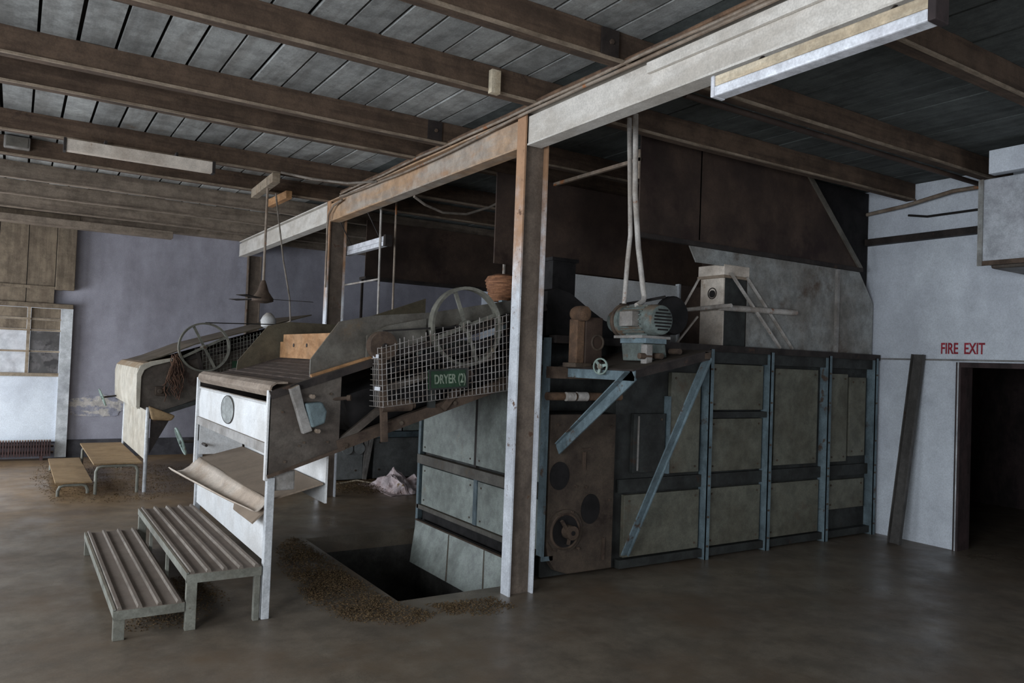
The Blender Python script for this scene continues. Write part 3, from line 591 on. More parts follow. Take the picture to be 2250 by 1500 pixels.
step_bench('step_bench', 'tan dust-covered two-step bench on pipe legs near the back wall', 10.02, 12.2, (.45, .82, 1.33), (.17, .37), 'bench_tan', 'bench_frame', (1, 1), True)

# ------------------------------------------------------------------ dryer 2 body
dr = thing('tea_dryer', 'large steel tea dryer with pale blue posts standing at the pit', 'dryer', (5.7, 6.0, 0))
q = MB(); q.box(4.25, 7.86, 4.97, 7.08, .02, 1.86); q.box(3.54, 4.25, 5.3, 7.08, .02, 1.86); q.box(3.54, 4.25, 4.97, 5.3, .02, 1.30); obj('body', q, 'frame_dark', dr)
for (a, c, z0, z1, m) in ((6.03, 7.07, .76, 1.88, 'pale_panel'), (4.99, 5.99, .76, 1.88, 'pale_panel'), (6.01, 7.05, .235, .625, 'pale_panel'), (4.99, 5.94, .235, .625, 'pale_panel')):
    pn = part('panel', m, dr, (3.512, 3.54, a, c, z0, z1), bev=.004)
    bolts(pn, [(3.512, yy, zz) for yy in (a+.06, c-.06) for zz in (z0+.05, z1-.05)], (-1, 0, 0), .009, .006)
part('rail', 'grey_panel', dr, (3.475, 3.54, 4.99, 7.10, .645, .735)); part('rail', 'grey_panel', dr, (3.49, 3.54, 4.99, 7.10, .19, .23))
part('cover_strip', 'blue_steel', dr, (3.505, 3.54, 5.945, 6.005, .235, .64)); part('cover_strip', 'dark_iron', dr, (3.515, 3.54, 5.99, 6.03, .74, 1.88))
part('corner_post', 'blue_steel', dr, (3.49, 3.54, 7.07, 7.12, 0, 1.86))
part('corner_strip', 'blue_steel', dr, (3.495, 3.515, 4.90, 4.98, .20, 1.90)); part('corner_strip', 'blue_steel', dr, (3.495, 3.60, 4.90, 4.915, .165, .20))
# rusty end plate with bearing flanges
q = MB(); q.prism([(3.535, .28), (3.56, .17), (3.63, .08), (3.75, .04), (4.20, .04), (4.20, 1.30), (3.535, 1.30)], 'y', 4.90, 4.97); rp = obj('end_plate', q, 'rust_plate', dr, bev=.008)
def disc_y(c, r, y0, y1, parent, name, m, sx=1, n=28):
    q = MB(); q.prism([(c[0]+r*sx*math.cos(2*math.pi*k/n), c[1]+r*math.sin(2*math.pi*k/n)) for k in range(n)], 'y', y0, y1); return obj(name, q, m, parent)
disc_y((3.70, .385), .17, 4.885, 4.90, rp, 'flange', 'rust_plate'); disc_y((3.70, .385), .125, 4.88, 4.886, rp, 'flange_recess', 'black_iron')
q = MB(); q.torus((3.70, 4.885, .385), (0, 1, 0), .135, .012, 32, 8); obj('flange_ring', q, 'brown_iron', rp, True)
q = MB(); q.cyl((3.715, 4.80, .385), (3.715, 4.89, .385), .055, 18); q.bar((3.70, 4.84, .385), (3.63, 4.84, .48), .025, .02); q.bar((3.72, 4.84, .385), (3.70, 4.84, .29), .02, .02); obj('shaft_end', q, 'brown_iron', rp, True)
disc_y((3.715, .385), .018, 4.795, 4.80, rp, 'shaft_bore', 'black_iron')
disc_y((3.955, .54), .12, 4.893, 4.90, rp, 'hand_hole', 'black_iron', .78); disc_y((3.635, .82), .11, 4.893, 4.90, rp, 'hand_hole', 'black_iron', .85)
for bb in ((3.845, 3.93, 4.88, 4.90, 1.02, 1.03), (3.86, 3.885, 4.885, 4.90, .86, 1.0), (4.09, 4.11, 4.885, 4.90, .12, .3)): part('plate_cleat', 'brown_iron', rp, bb)
bolts(rp, [(3.64, 4.885, .52), (3.76, 4.885, .53), (3.83, 4.885, .24), (3.60, 4.885, .25), (3.9, 4.90, .72), (3.80, 4.9, .73), (4.15, 4.9, 1.2), (4.15, 4.9, .6), (3.6, 4.9, 1.22)], (0, -1, 0), .012, .014, 'brown_iron')
q = MB(); q.cyl((3.46, 4.86, 1.445), (4.2, 4.86, 1.445), .032, 14); obj('feed_shaft', q, 'rust_bright', dr, True)
q = MB(); q.cyl((3.62, 4.83, 1.445), (3.70, 4.83, 1.445), .036, 14); q.cyl((3.74, 4.85, 1.445), (3.84, 4.85, 1.445), .037, 14); obj('shaft_collar', q, 'white_pipe', dr, True)
q = MB(); q.bar((3.46, 4.83, 1.63), (4.25, 4.83, 1.63), .1, .09, (0, 1, 0)); obj('gear_beam', q, 'brown_iron', dr)
q = MB(); q.prism([(3.53, 1.921), (3.53, 2.27), (3.62, 2.30), (3.76, 2.27), (3.93, 2.17), (4.12, 2.07), (4.35, 2.02), (4.6, 2.0), (4.6, 1.921)], 'y', 5.0, 5.46); single('chain_housing', q, 'black_iron', 'black round-shouldered housing behind the rusty gear stand', 'housing')  # end housing of the dryer, kept as an object of its own
# front posts, rails, panels
for xx in (5.27, 6.09, 6.99, 7.80):
    po = part('post', 'blue_steel', dr, (xx-.02, xx-.012, 4.865, 4.97, 0, 1.88), (xx-.02, xx+.028, 4.865, 4.873, 0, 1.88))
    bolts(po, [(xx, 4.865, zz) for zz in (.12, .38, .66, .74, 1.0, 1.4, 1.7)], (0, -1, 0), .010, .010)
part('rail', 'frame_dark', dr, (4.28, 7.84, 4.90, 4.97, .02, .09)); part('rail', 'frame_dark', dr, (4.28, 7.84, 4.935, 4.97, .64, .75))
part('rail', 'dark_iron', dr, (3.54, 7.86, 4.87, 4.97, 1.86, 1.92)); part('rail', 'frame_dark', dr, (4.28, 7.84, 4.905, 4.97, 1.76, 1.86))
part('rail', 'frame_dark', dr, (5.30, 6.06, 4.89, 4.97, 1.26, 1.315)); part('top_sheet', 'dark_iron', dr, (3.54, 7.86, 4.97, 7.08, 1.86, 1.88))
for i, (a, c, z0, z1, m) in enumerate(((4.34, 5.22, .10, .62, 'olive_panel'), (5.33, 6.04, .10, .62, 'olive_panel'), (6.16, 6.93, .10, .62, 'olive_panel'), (7.08, 7.70, .30, .60, 'olive_panel'),
        (4.84, 5.20, .78, 1.66, 'olive_panel'), (4.42, 4.78, .80, 1.30, 'frame_dark'), (5.33, 6.04, .77, 1.25, 'olive_panel'), (5.33, 6.04, 1.33, 1.75, 'olive_panel'), (6.22, 6.88, .79, 1.73, 'olive_panel'), (7.08, 7.38, .79, 1.70, 'olive_panel'), (7.42, 7.70, .84, 1.67, 'olive_panel'))):
    pn = part('panel', m, dr, (a, c, 4.925, 4.97, z0, z1), bev=.004)
    bolts(pn, [(xx, 4.925, zz) for xx in (a+.05, c-.05) for zz in (z0+.05, z1-.05)], (0, -1, 0), .010, .008)
part('cover_strip', 'blue_steel', dr, (4.80, 4.825, 4.91, 4.97, .78, 1.45)); part('cover_strip', 'hood_grey', dr, (4.46, 4.472, 4.915, 4.97, .82, 1.28))
# discharge hopper reaching into the pit
hp = thing('discharge_hopper', 'pale riveted hopper sloping down into the floor pit', 'hopper', (3.4, 6.0, -.3))
q = MB(); q.plate([(3.415, 6.95, .11), (3.29, 6.80, -.26), (3.29, 4.99, -.26), (3.415, 4.99, .11)], -.012); obj('front_plate', q, 'pale_panel', hp)
for y_t, y_b in ((6.25, 6.05), (5.62, 5.42)):
    q = MB(); q.bar((3.411, y_t, .10), (3.286, y_b, -.255), .014, .006); obj('seam', q, 'grey_panel', hp)
q = MB(); q.bar((3.415, 6.95, .11), (3.415, 4.99, .11), .02, .012); obj('lip', q, 'brown_iron', hp)
q = MB(); q.plate([(3.43, 6.95, .12), (3.43, 4.99, .12), (3.49, 4.99, .02), (3.49, 6.95, .02)], .006); q.box(3.485, 3.495, 4.99, 6.95, -.14, .19); obj('trough', q, 'black_iron', hp)

# motor bracket
br = thing('motor_bracket', 'pale blue steel bracket with diagonal braces on the dryer front', 'bracket', (3.95, 4.45, 1.6))
q = MB(); q.bar((3.6, 4.885, 1.03), (3.6, 4.03, 1.64), .012, .085, (1, 0, 0)); q.bar((3.596, 4.885, 1.075), (3.56, 4.06, 1.66), .05, .008, (1, 0, 0)); obj('brace', q, 'blue_steel', br)
q = MB(); q.bar((3.6, 4.9, 1.635), (3.6, 4.02, 1.635), .012, .075, (1, 0, 0)); obj('arm', q, 'blue_steel', br)
q = MB(); q.bar((4.31, 4.875, .14), (4.31, 4.03, 1.79), .065, .012, (1, 0, 0)); q.bar((4.34, 4.875, .14), (4.34, 4.03, 1.79), .01, .05, (1, 0, 0)); obj('brace', q, 'blue_steel', br)
q = MB(); q.bar((4.31, 4.9, 1.80), (4.31, 4.02, 1.80), .06, .05, (1, 0, 0)); obj('arm', q, 'brown_iron', br)
q = MB(); q.plate([(3.58, 4.02, 1.665), (4.35, 4.02, 1.83), (4.35, 4.9, 1.83), (3.58, 4.9, 1.665)], .012); obj('platform', q, 'dark_iron', br)
q = MB(); q.bar((3.6, 4.03, 1.645), (4.34, 4.03, 1.80), .012, .06, (0, 1, 0)); obj('front_angle', q, 'dark_iron', br)
# gear stand
gs = thing('gear_stand', 'rusty cast iron stand with a round boss on the dryer front', 'machine part', (3.56, 4.66, 1.68))
q = MB(); q.box(3.53, 3.605, 4.60, 4.70, 1.675, 2.04); obj('pillar', q, 'rust_bright', gs, bev=.008)
q = MB(); q.lathe([(.03, -.02), (.055, -.01), (.06, .03), (.06, .09), (.05, .12)], (3.565, 4.56, 2.08), (0, 1, 0), 20); obj('boss', q, 'rust_bright', gs, True)
part('foot', 'rust_plate', gs, (3.50, 3.66, 4.57, 4.73, 1.675, 1.71), bev=.006)
part('gear_case', 'hot_brown', gs, (3.61, 3.78, 4.60, 4.78, 1.70, 2.06), bev=.01)
q = MB(); q.torus((3.73, 4.60, 1.87), (0, 1, 0), .055, .009, 28, 8); obj('cover_ring', q, 'rust_plate', gs, True)
# small adjusting hand wheel
hw = thing('adjusting_wheel', 'small pale green hand wheel on the motor bracket', 'hand wheel', (3.55, 4.33, 1.62))
wheel(hw, 'rim', (3.545, 4.33, 1.69), (1, .35, 0), .062, .007, 3, 'wheel_green', .02, 15, 1.4, .02)
q = MB(); q.cyl((3.545, 4.33, 1.69), (3.62, 4.355, 1.69), .01); obj('spindle', q, 'dark_iron', hw)
# electric motor
em = thing('electric_motor', 'green-grey ribbed electric motor on a cast pedestal', 'motor', (3.92, 4.3, 1.72))
mx, mz = 3.90, 2.04
q = MB(); q.lathe([(.085, 0), (.105, .01), (.115, .06), (.115, .11)], (mx, 4.08, mz), (0, 1, 0), 32); obj('fan_cover', q, 'motor_green', em, True)
for k in range(7):
    q = MB(); zz = mz-.07+k*.0235; hwid = math.sqrt(max(.001, .085**2-(zz-mz)**2)); q.box(mx-hwid, mx+hwid, 4.074, 4.082, zz-.006, zz+.006); obj('grille_slot', q, 'black_iron', em)
q = MB(); q.lathe([(.105, .10), (.105, .36), (.12, .365), (.12, .40), (.085, .41), (.085, .52), (.03, .53)], (mx, 4.08, mz), (0, 1, 0), 32); obj('frame', q, 'motor_green', em, True)
for k in range(20):
    a = 2*math.pi*k/20; e = Vector((math.cos(a), 0, math.sin(a)))
    q = MB(); q.bar(Vector((mx, 4.20, mz))+e*.108, Vector((mx, 4.43, mz))+e*.108, .008, .018, Vector((-e.z, 0, e.x))); obj('cooling_fin', q, 'motor_green', em)
q = MB(); q.torus((mx, 4.50, mz), (0, 1, 0), .115, .02, 32, 8); obj('drive_flange', q, 'brown_iron', em, True)
part('terminal_box', 'hood_grey', em, (mx-.17, mx-.10, 4.22, 4.36, mz-.05, mz+.06), bev=.006)
part('foot_plate', 'hood_grey', em, (mx-.13, mx+.15, 4.15, 4.46, 1.905, 1.925)); part('slide_base', 'blue_steel', em, (mx-.10, mx+.10, 4.14, 4.42, 1.87, 1.905))
q = MB(); q.prism([(mx-.07, 1.74), (mx+.15, 1.77), (mx+.13, 1.87), (mx-.09, 1.87)], 'y', 4.18, 4.42); obj('pedestal', q, 'motor_green', em, bev=.008)
part('clamp', 'hood_grey', em, (mx-.11, mx-.05, 4.12, 4.18, 1.72, 1.86), bev=.004)
for pa, pb in (((mx-.16, 4.14, 1.775), (mx-.05, 4.14, 1.775)), ((mx+.02, 4.10, 1.78), (mx+.02, 4.2, 1.78)), ((mx+.20, 4.10, 1.82), (mx+.20, 4.2, 1.82))):
    q = MB(); q.cyl(pa, pb, .022, 12); obj('clamp_bolt', q, 'brown_iron', em, True)
pl = thing('belt_pulley', 'black drive pulley and belt behind the electric motor', 'pulley', (4.18, 4.42, 1.85))
q = MB(); q.lathe([(.06, 0), (.14, .005), (.15, .02), (.14, .04), (.15, .06), (.14, .08), (.06, .085)], (4.24, 4.30, 2.10), (0, 1, 0), 32); obj('sheave', q, 'black_iron', pl, True)
q = MB(); q.box(4.15, 4.25, 4.36, 4.45, 1.81, 2.05); obj('bearing_stand', q, 'dark_iron', pl)
q = MB(); q.tube([(4.17, 4.34, 2.24), (4.05, 4.5, 2.20), (3.92, 4.58, 2.17)], .012, 6); q.tube([(4.17, 4.34, 1.985), (4.0, 4.5, 1.97), (3.92, 4.58, 1.96)], .012, 6); obj('belt', q, 'cable_black', pl)
# supply pipes from the ceiling down to the motor
def pipe(P, r, m, label, group=None, name='supply_pipe', cat='pipe', n=10): q = MB(); q.tube(P, r, n); return single(name, q, m, label, cat, group, True)
pipe([(3.86, 4.40, 3.60), (3.88, 4.40, 3.0), (3.93, 4.40, 2.6), (3.975, 4.38, 2.28), (3.97, 4.36, 2.22), (3.93, 4.33, 2.185), (3.86, 4.32, 2.15)], .021, 'white_pipe', 'white bent pipe dropping from the ceiling into the motor')
pipe([(3.885, 4.50, 3.60), (3.90, 4.46, 2.7), (3.88, 4.46, 2.5), (3.86, 4.46, 2.17)], .018, 'white_pipe', 'thinner straight pipe standing behind the bent motor pipe')

# hood, exhaust box and canopy above dryer 2
cp = thing('dryer_canopy', 'brown stained sheet canopy rising from the dryer to the ceiling', 'canopy', (6.0, 6.0, 1.92))
q = MB(); q.prism([(4.42, 2.83), (7.58, 2.83), (6.66, 3.70), (4.42, 3.70)], 'y', 4.95, 4.965); obj('upper_sheet', q, 'hot_brown', cp)
q = MB(); q.box(4.40, 7.60, 4.925, 4.965, 2.80, 2.84); obj('fold_rail', q, 'dark_iron', cp)
q = MB(); q.plate([(7.58, 4.96, 2.83), (6.66, 4.96, 3.70), (6.66, 7.1, 3.70), (7.58, 7.1, 2.83)], .015); obj('sloping_sheet', q, 'hot_brown', cp)
q = MB(); q.bar((6.66, 4.945, 3.70), (7.58, 4.945, 2.83), .03, .05, (0, 1, 0)); obj('edge_strip', q, 'grey_panel', cp)
q = MB(); q.prism([(5.05, 2.80), (5.14, 2.66), (5.84, 2.66), (5.84, 1.92), (7.86, 1.92), (7.86, 2.48), (7.60, 2.80)], 'y', 4.97, 4.985); obj('lower_sheet', q, 'smoke_white', cp)
q = MB(); q.plate([(7.86, 4.985, 2.48), (7.60, 4.985, 2.80), (7.60, 7.1, 2.80), (7.86, 7.1, 2.48)], .015); obj('sloping_sheet', q, 'hot_brown', cp)
q = MB(); q.box(5.14, 5.155, 4.95, 4.965, 2.86, 3.70); obj('seam', q, 'grey_panel', cp)
q = MB(); q.box(7.18, 7.22, 4.94, 4.97, 1.92, 2.79); obj('batten', q, 'hood_grey', cp)
q = MB(); q.prism([(6.68, 3.70), (7.87, 3.70), (7.87, 2.50), (7.62, 2.80)], 'y', 5.06, 5.075); obj('filler_sheet', q, 'black_iron', cp)  # black sheet standing in for the shadow between canopy slope and wall
q = MB(); q.box(3.75, 6.6, 6.2, 6.215, 2.62, 3.48); obj('rear_sheet', q, 'hot_brown', cp)
q = MB(); pr_ = [(5.0, 2.02), (4.85, 2.06), (4.72, 2.16), (4.60, 2.34), (4.56, 2.60), (6.1, 2.60), (6.1, 1.9), (5.2, 1.9)]; q.prism(pr_, 'y', 6.17, 6.185); obj('rear_hood', q, 'hood_white', cp)
q = MB(); q.box(6.10, 6.125, 6.14, 6.20, 1.9, 2.62); obj('batten', q, 'white_steel', cp)
q = MB(); q.box(4.40, 4.43, 4.95, 7.10, 3.45, 3.48); q.box(4.40, 4.415, 4.95, 4.965, 3.3, 3.55); obj('frame_bar', q, 'conduit_paint', cp)
q = MB(); q.box(4.405, 4.425, 7.08, 7.10, 1.88, 3.48); obj('frame_post', q, 'white_pipe', cp)
q = MB(); q.box(4.44, 7.86, 7.1, 7.115, 1.88, 3.548); obj('back_sheet', q, 'hot_brown', cp)  # added to block light passing behind the canopy to the right wall
q = MB(); q.box(6.5, 6.515, 4.99, 7.1, 1.88, 3.70); obj('end_sheet', q, 'hot_brown', cp)  # hidden sheet added inside the canopy to block light along it
bx = thing('exhaust_box', 'white square duct box with a round hole on top of the dryer', 'duct', (5.68, 5.1, 1.92))
q = MB(); q.box(5.52, 5.535, 4.985, 5.27, 1.92, 2.58); fb = obj('front_sheet', q, 'dusty_lamp', bx)
q = MB(); q.box(5.535, 5.83, 4.985, 5.27, 1.92, 2.58); obj('side_body', q, 'frame_dark', bx)
q = MB(); q.box(5.50, 5.85, 4.965, 5.29, 2.58, 2.68); obj('cap', q, 'dusty_lamp', bx, bev=.006)
q = MB(); q.box(5.495, 5.85, 4.96, 5.295, 2.555, 2.58); obj('cap_flange', q, 'dusty_tray', bx)
q = MB(); q.cyl((5.512, 5.12, 2.41), (5.521, 5.12, 2.41), .035, 20); obj('hole', q, 'black_iron', fb)
q = MB(); q.torus((5.515, 5.12, 2.415), (1, 0, 0), .05, .005, 28, 6); obj('hole_ring', q, 'dark_iron', fb, True)
q = MB(); q.tube([(5.42, 5.45, 2.26), (5.42, 4.80, 2.28)], .02, 8); q.tube([(5.42, 4.93, 2.27), (6.5, 4.93, 2.29)], .03, 10); obj('cross_pipe', q, 'white_pipe', bx, True)
q = MB(); q.bar((5.56, 4.94, 2.60), (6.24, 4.90, 1.93), .022, .022); q.bar((5.80, 4.955, 2.58), (6.50, 4.955, 1.93), .02, .02); obj('stay_bar', q, 'white_pipe', bx)
q = MB(); q.bar((5.50, 5.28, 2.56), (5.3, 5.33, 2.2), .016, .016); q.bar((5.50, 5.28, 2.2), (5.28, 5.33, 1.93), .016, .016); obj('stay_bar', q, 'white_pipe', bx)
q = MB(); q.box(3.93, 4.18, 5.5, 5.75, 1.88, 2.60); q.box(3.91, 4.20, 5.48, 5.77, 2.60, 2.63); single('control_cabinet', q, 'black_iron', 'black cabinet standing on the dryer behind the column', 'cabinet')
q = MB(); q.tube([(3.2, 6.84, 3.27), (3.35, 6.9, 3.22), (3.6, 7.0, 3.19), (3.9, 7.05, 3.22), (4.2, 7.09, 3.34), (4.41, 7.09, 3.46)], .013, 8); single('sagging_cable', q, 'cable_grey', 'thick pale cable sagging from the girder to the canopy frame', 'cable', smooth=True)
# basket
bk = thing('basket', 'small round wicker basket on the feed end of the dryer', 'basket', (3.42, 5.35, 2.19))
q = MB(); q.lathe([(.07, -.02), (.10, .02), (.125, .09), (.135, .15), (.12, .15), (.10, .05), (.02, .0)], (3.29, 5.30, 2.20), (0, 0, 1), 24); obj('bowl', q, 'wicker', bk)
for k in range(6):
    q = MB(); q.torus((3.29, 5.30, 2.215+k*.026), (0, 0, 1), .101+.0065*k, .009, 28, 6); obj('weave_ring', q, 'wicker', bk, True)
q = MB(); q.lathe([(.137, 0), (.12, .03), (.06, .05), (.0, .055)], (3.29, 5.30, 2.35), (0, 0, 1), 24); obj('lid', q, 'wicker', bk, True)
q = MB(); q.box(3.18, 3.5, 5.15, 5.5, 2.05, 2.07); q.box(3.2, 3.25, 5.15, 5.2, 1.95, 2.18); obj('bracket', q, 'blue_steel', bk)

# ------------------------------------------------------------------ dryer 1 at the back
DY = 10.0
d1 = thing('tea_dryer', 'dark steel tea dryer with grey panels standing behind the second column', 'dryer', (5.7, 11.1, 0))
q = MB(); q.box(3.52, 7.86, DY+.05, DY+2.15, .02, 1.86); obj('body', q, 'frame_dark', d1)
for (a, c, z0, z1, m) in ((3.56, 4.08, .02, .58, 'mid_panel'), (4.24, 5.25, .02, .575, 'mid_panel'), (5.3, 6.3, .02, .575, 'grey_panel'), (4.24, 4.645, .67, 1.8, 'hood_white'), (4.67, 5.3, .67, 1.8, 'pale_panel'), (3.56, 4.08, .67, 1.8, 'grey_panel')):
    pn = part('panel', m, d1, (a, c, DY+.02, DY+.05, z0, z1), bev=.004)
    bolts(pn, [(xx, DY+.02, zz) for xx in (a+.08, c-.1) for zz in (z0+.12, z1-.06)], (0, -1, 0), .014, .008)
part('rail', 'blue_steel', d1, (4.2, 6.3, DY-.02, DY+.05, .585, .66))
q = MB(); q.bar((4.20, DY-.01, .66), (4.10, DY-.01, .02), .05, .02, (1, 0, 0)); q.bar((4.12, DY, .7), (4.10, DY, .02), .05, .02, (1, 0, 0)); obj('strut', q, 'hood_grey', d1)
for xx in (3.84, 4.01):
    q = MB(); q.cyl((xx, DY-.03, .44), (xx, DY+.03, .44), .075, 24); obj('round_cover', q, 'mid_panel', d1, True)
q = MB(); q.box(3.5, 3.52, DY+.05, DY+2.15, .2, 1.86); obj('side_panel', q, 'pale_panel', d1)
c1 = thing('dryer_canopy', 'dark sheet canopy hanging above the rear dryer', 'canopy', (5.6, 11.0, 1.9))
q = MB(); q.box(3.95, 7.6, 9.9, 9.915, 2.78, 3.55); obj('front_sheet', q, 'hot_brown', c1)
q = MB(); q.box(3.95, 7.6, 9.88, 10.10, 2.75, 2.785); obj('bottom_rail', q, 'dark_iron', c1)
for xx in (3.97, 7.5):
    q = MB(); q.box(xx, xx+.03, 10.06, 10.09, 1.855, 2.76); obj('post', q, 'dark_iron', c1)
# feed conveyor 1
f1 = thing('feed_conveyor', 'rear feed conveyor with dusty cream hood near the back wall', 'conveyor', (1.4, 11.1, 0))
A, B_ = 10.0, 12.3
def zc(x): return 1.44+.335*(x-1.37)
q = MB(); q.prism([(1.40, .90), (3.5, zb(3.5)), (3.5, zt(3.5)-.05), (1.40, 1.40)], 'y', A+.06, A+.08); obj('side_plate', q, 'side_steel', f1)
q = MB(); q.prism([(1.40, .90), (3.5, zb(3.5)), (3.5, zt(3.5)), (1.40, 1.44)], 'y', B_-.02, B_); obj('side_plate', q, 'dark_iron', f1)
q = MB(); q.sheet([(1.24, .98), (1.225, 1.05), (1.215, 1.38), (1.23, 1.46), (1.29, 1.52), (1.36, 1.535)], 'y', A+.02, B_, -.014); obj('hood_front', q, 'cream_hood', f1, True)
q = MB(); q.sheet([(1.36, 1.535), (1.55, 1.60), (1.95, 1.78), (2.5, 1.95), (3.45, 2.25)], 'y', A+.55, B_, -.014); obj('hood_top', q, 'olive_sheet', f1, True)
q = MB(); q.prism([(1.225, 1.0), (1.215, 1.4), (1.25, 1.49), (1.36, 1.545), (1.62, 1.60), (1.62, 1.56), (1.38, 1.49), (1.30, 1.44), (1.27, 1.36), (1.27, .98)], 'y', A, A+.04); obj('hood_edge', q, 'cream_hood', f1, bev=.006)
q = MB(); q.prism([(1.27, 1.0), (1.27, 1.36), (1.30, 1.44), (1.40, 1.49), (2.1, 1.69), (2.1, zb(2.1)+.05), (1.50, .93)], 'y', A+.04, A+.06); obj('side_sheet', q, 'side_steel', f1)
q = MB(); q.bar((1.6, A+.02, 1.55), (3.4, A+.02, 2.08), .04, .06, (0, 1, 0)); obj('upper_rail', q, 'dark_iron', f1)
q = MB(); q.bar((1.5, A+.02, .93), (3.45, A+.02, 1.58), .05, .05, (0, 1, 0)); obj('lower_rail', q, 'frame_dark', f1)
q = MB(); q.prism([(1.36, 1.02), (1.56, .94), (1.66, .90), (1.62, .84), (1.40, .85)], 'y', A-.02, A+.3); obj('roller_cover', q, 'bench_tan', f1, bev=.02)
for yy in (A+.03, B_-.05):
    q = MB(); q.cyl((1.36, yy, 0), (1.36, yy, 1.0), .022, 12); obj('leg', q, 'white_steel', f1, True)
q = MB(); q.box(1.35, 1.365, A+.05, B_-.05, .38, .96); obj('kick_board', q, 'cream_hood', f1)
q = MB(); q.prism([(1.40, .95), (1.62, .88), (1.40, .45)], 'y', A+.05, A+.07); obj('gusset', q, 'dark_iron', f1)
wheel(f1, 'drive_wheel', (1.94, A-.06, 1.735), (0, 1, 0), .30, .013, 4, 'wheel_iron', .03, 28, 2.2, .03)
q = MB(); q.cyl((1.94, A-.1, 1.735), (1.94, A+.1, 1.735), .018); obj('shaft', q, 'bolts_metal', f1, True)
q = MB(); q.bar((1.94, A-.06, 2.035), (3.1, A-.06, 2.07), .025, .012, (0, 1, 0)); obj('belt', q, 'cable_black', f1)
q = MB()
for k in range(26):
    x_ = 1.95+k*.04; q.tube([(x_, A-.02, 1.36+.3*(x_-1.9)), (x_-.02, A-.02, 1.74+.3*(x_-1.9))], .003, 4)
for k in range(9): q.tube([(1.93, A-.02, 1.36+k*.047), (2.98, A-.02, 1.36+k*.047+.3)], .003, 4)
o = obj('wire_guard', q, 'wheel_iron', f1); o['kind'] = 'stuff'
part('green_guard', 'green_sign', f1, (2.28, 2.50, A-.05, A-.03, 1.42, 1.58))
q = MB(); q.bar((1.86, A-.02, 1.72), (2.06, A-.02, 1.0), .04, .02, (1, 0, 0)); obj('strut', q, 'dark_iron', f1)
q = MB(); q.box(1.42, 1.53, A-.02, A+.04, 1.14, 1.25); q.cyl((1.475, A-.05, 1.195), (1.475, A, 1.195), .03, 12); obj('bearing', q, 'rust_plate', f1, bev=.008)
wheel(f1, 'hand_wheel', (1.06, B_-.15, .99), (1, .0, .4), .13, .010, 4, 'wheel_green', .025, 10, 1.0, .018)
q = MB(); q.cyl((1.06, B_-.15, .99), (1.26, B_-.15, 1.02), .012); obj('wheel_shaft', q, 'dark_iron', f1)
q = MB(); q.lathe([(.05, 0), (.09, .02), (.10, .10), (.07, .16), (.03, .2)], (2.78, A+.25, 2.02), (0, 0, 1), 20); obj('oil_pot', q, 'hood_white', f1, True)
# dry twigs tied on the rear hood
q = MB()
for k in range(34):
    a = random.uniform(-1, 1); x_ = 1.62+random.uniform(-.04, .06); P = [(x_, A-.03, 1.55+random.uniform(-.05, .1))]
    for s in range(5): P.append((P[-1][0]+random.uniform(-.05, .045), A-.03+random.uniform(-.05, .0), P[-1][2]-random.uniform(.03, .12)))
    q.tube(P, .005, 4)
o = single('dry_twigs', q, 'twig', 'tangle of dry brown stalks hanging on the rear hood', 'twigs')

# ------------------------------------------------------------------ pipes and bits overhead
pipe([(3.32, 8.04, 3.552), (3.32, 7.93, 3.3), (3.33, 7.92, 2.0)], .012, 'white_pipe', 'upright pale pipe under the girder with a cross bar on it', name='hanging_pipe')
pipe([(3.32, 9.0, 2.55), (3.32, 7.93, 2.55)], .011, 'white_pipe', 'level pale pipe bar reaching from the second column', name='cross_bar')
pipe([(3.55, 8.05, 3.552), (3.56, 8.05, 1.98)], .012, 'conduit_paint', 'dull upright pipe hanging beyond the pale cross bar', name='hanging_pipe')
pipe([(7.86, 5.2, 3.46), (7.80, 4.6, 3.49), (7.78, 4.1, 3.56), (7.78, 3.5, 3.56)], .02, 'conduit_paint', 'grey conduit bending along the top of the white wall', name='wall_conduit', cat='conduit')
pipe([(7.87, 4.6, 3.40), (7.87, 4.4, 3.36), (7.87, 3.5, 3.36)], .012, 'cable_black', 'thin dark cable under the bending wall conduit', name='wall_cable', cat='cable')
q = MB(); q.box(7.82, 7.90, 2.5, 5.6, 3.12, 3.19); single('wall_rail', q, 'dark_iron', 'dark steel rail across the top of the white wall', 'rail')
pipe([(3.7, 3.73, 3.53), (7.8, 3.73, 3.53)], .022, 'hot_brown', 'dark pipe running beside a joist past the tube light', name='ceiling_pipe')
# duct and fascia on the right
t = thing('air_duct', 'white rectangular air duct hung before the fire exit wall', 'duct', (7.45, 2.7, 2.64))
q = MB(); q.box(7.0, 7.88, 1.9, 3.45, 2.70, 3.43); obj('casing', q, 'duct_white', t, bev=.01)
q = MB(); q.box(7.05, 7.86, 2.0, 3.38, 2.655, 2.70); obj('drip_tray', q, 'side_steel', t, bev=.02)
q = MB(); q.box(6.985, 7.0, 3.42, 3.46, 2.68, 3.43); obj('corner_strip', q, 'smoke_white', t)
q = MB(); q.box(6.99, 7.01, 1.9, 3.44, 2.68, 2.72); obj('bottom_edge', q, 'brown_iron', t)
q = MB(); q.box(6.95, 7.05, 1.9, 3.36, 3.46, 3.66); single('fascia_board', q, 'white_plaster', 'white fascia board above the air duct', 'board')
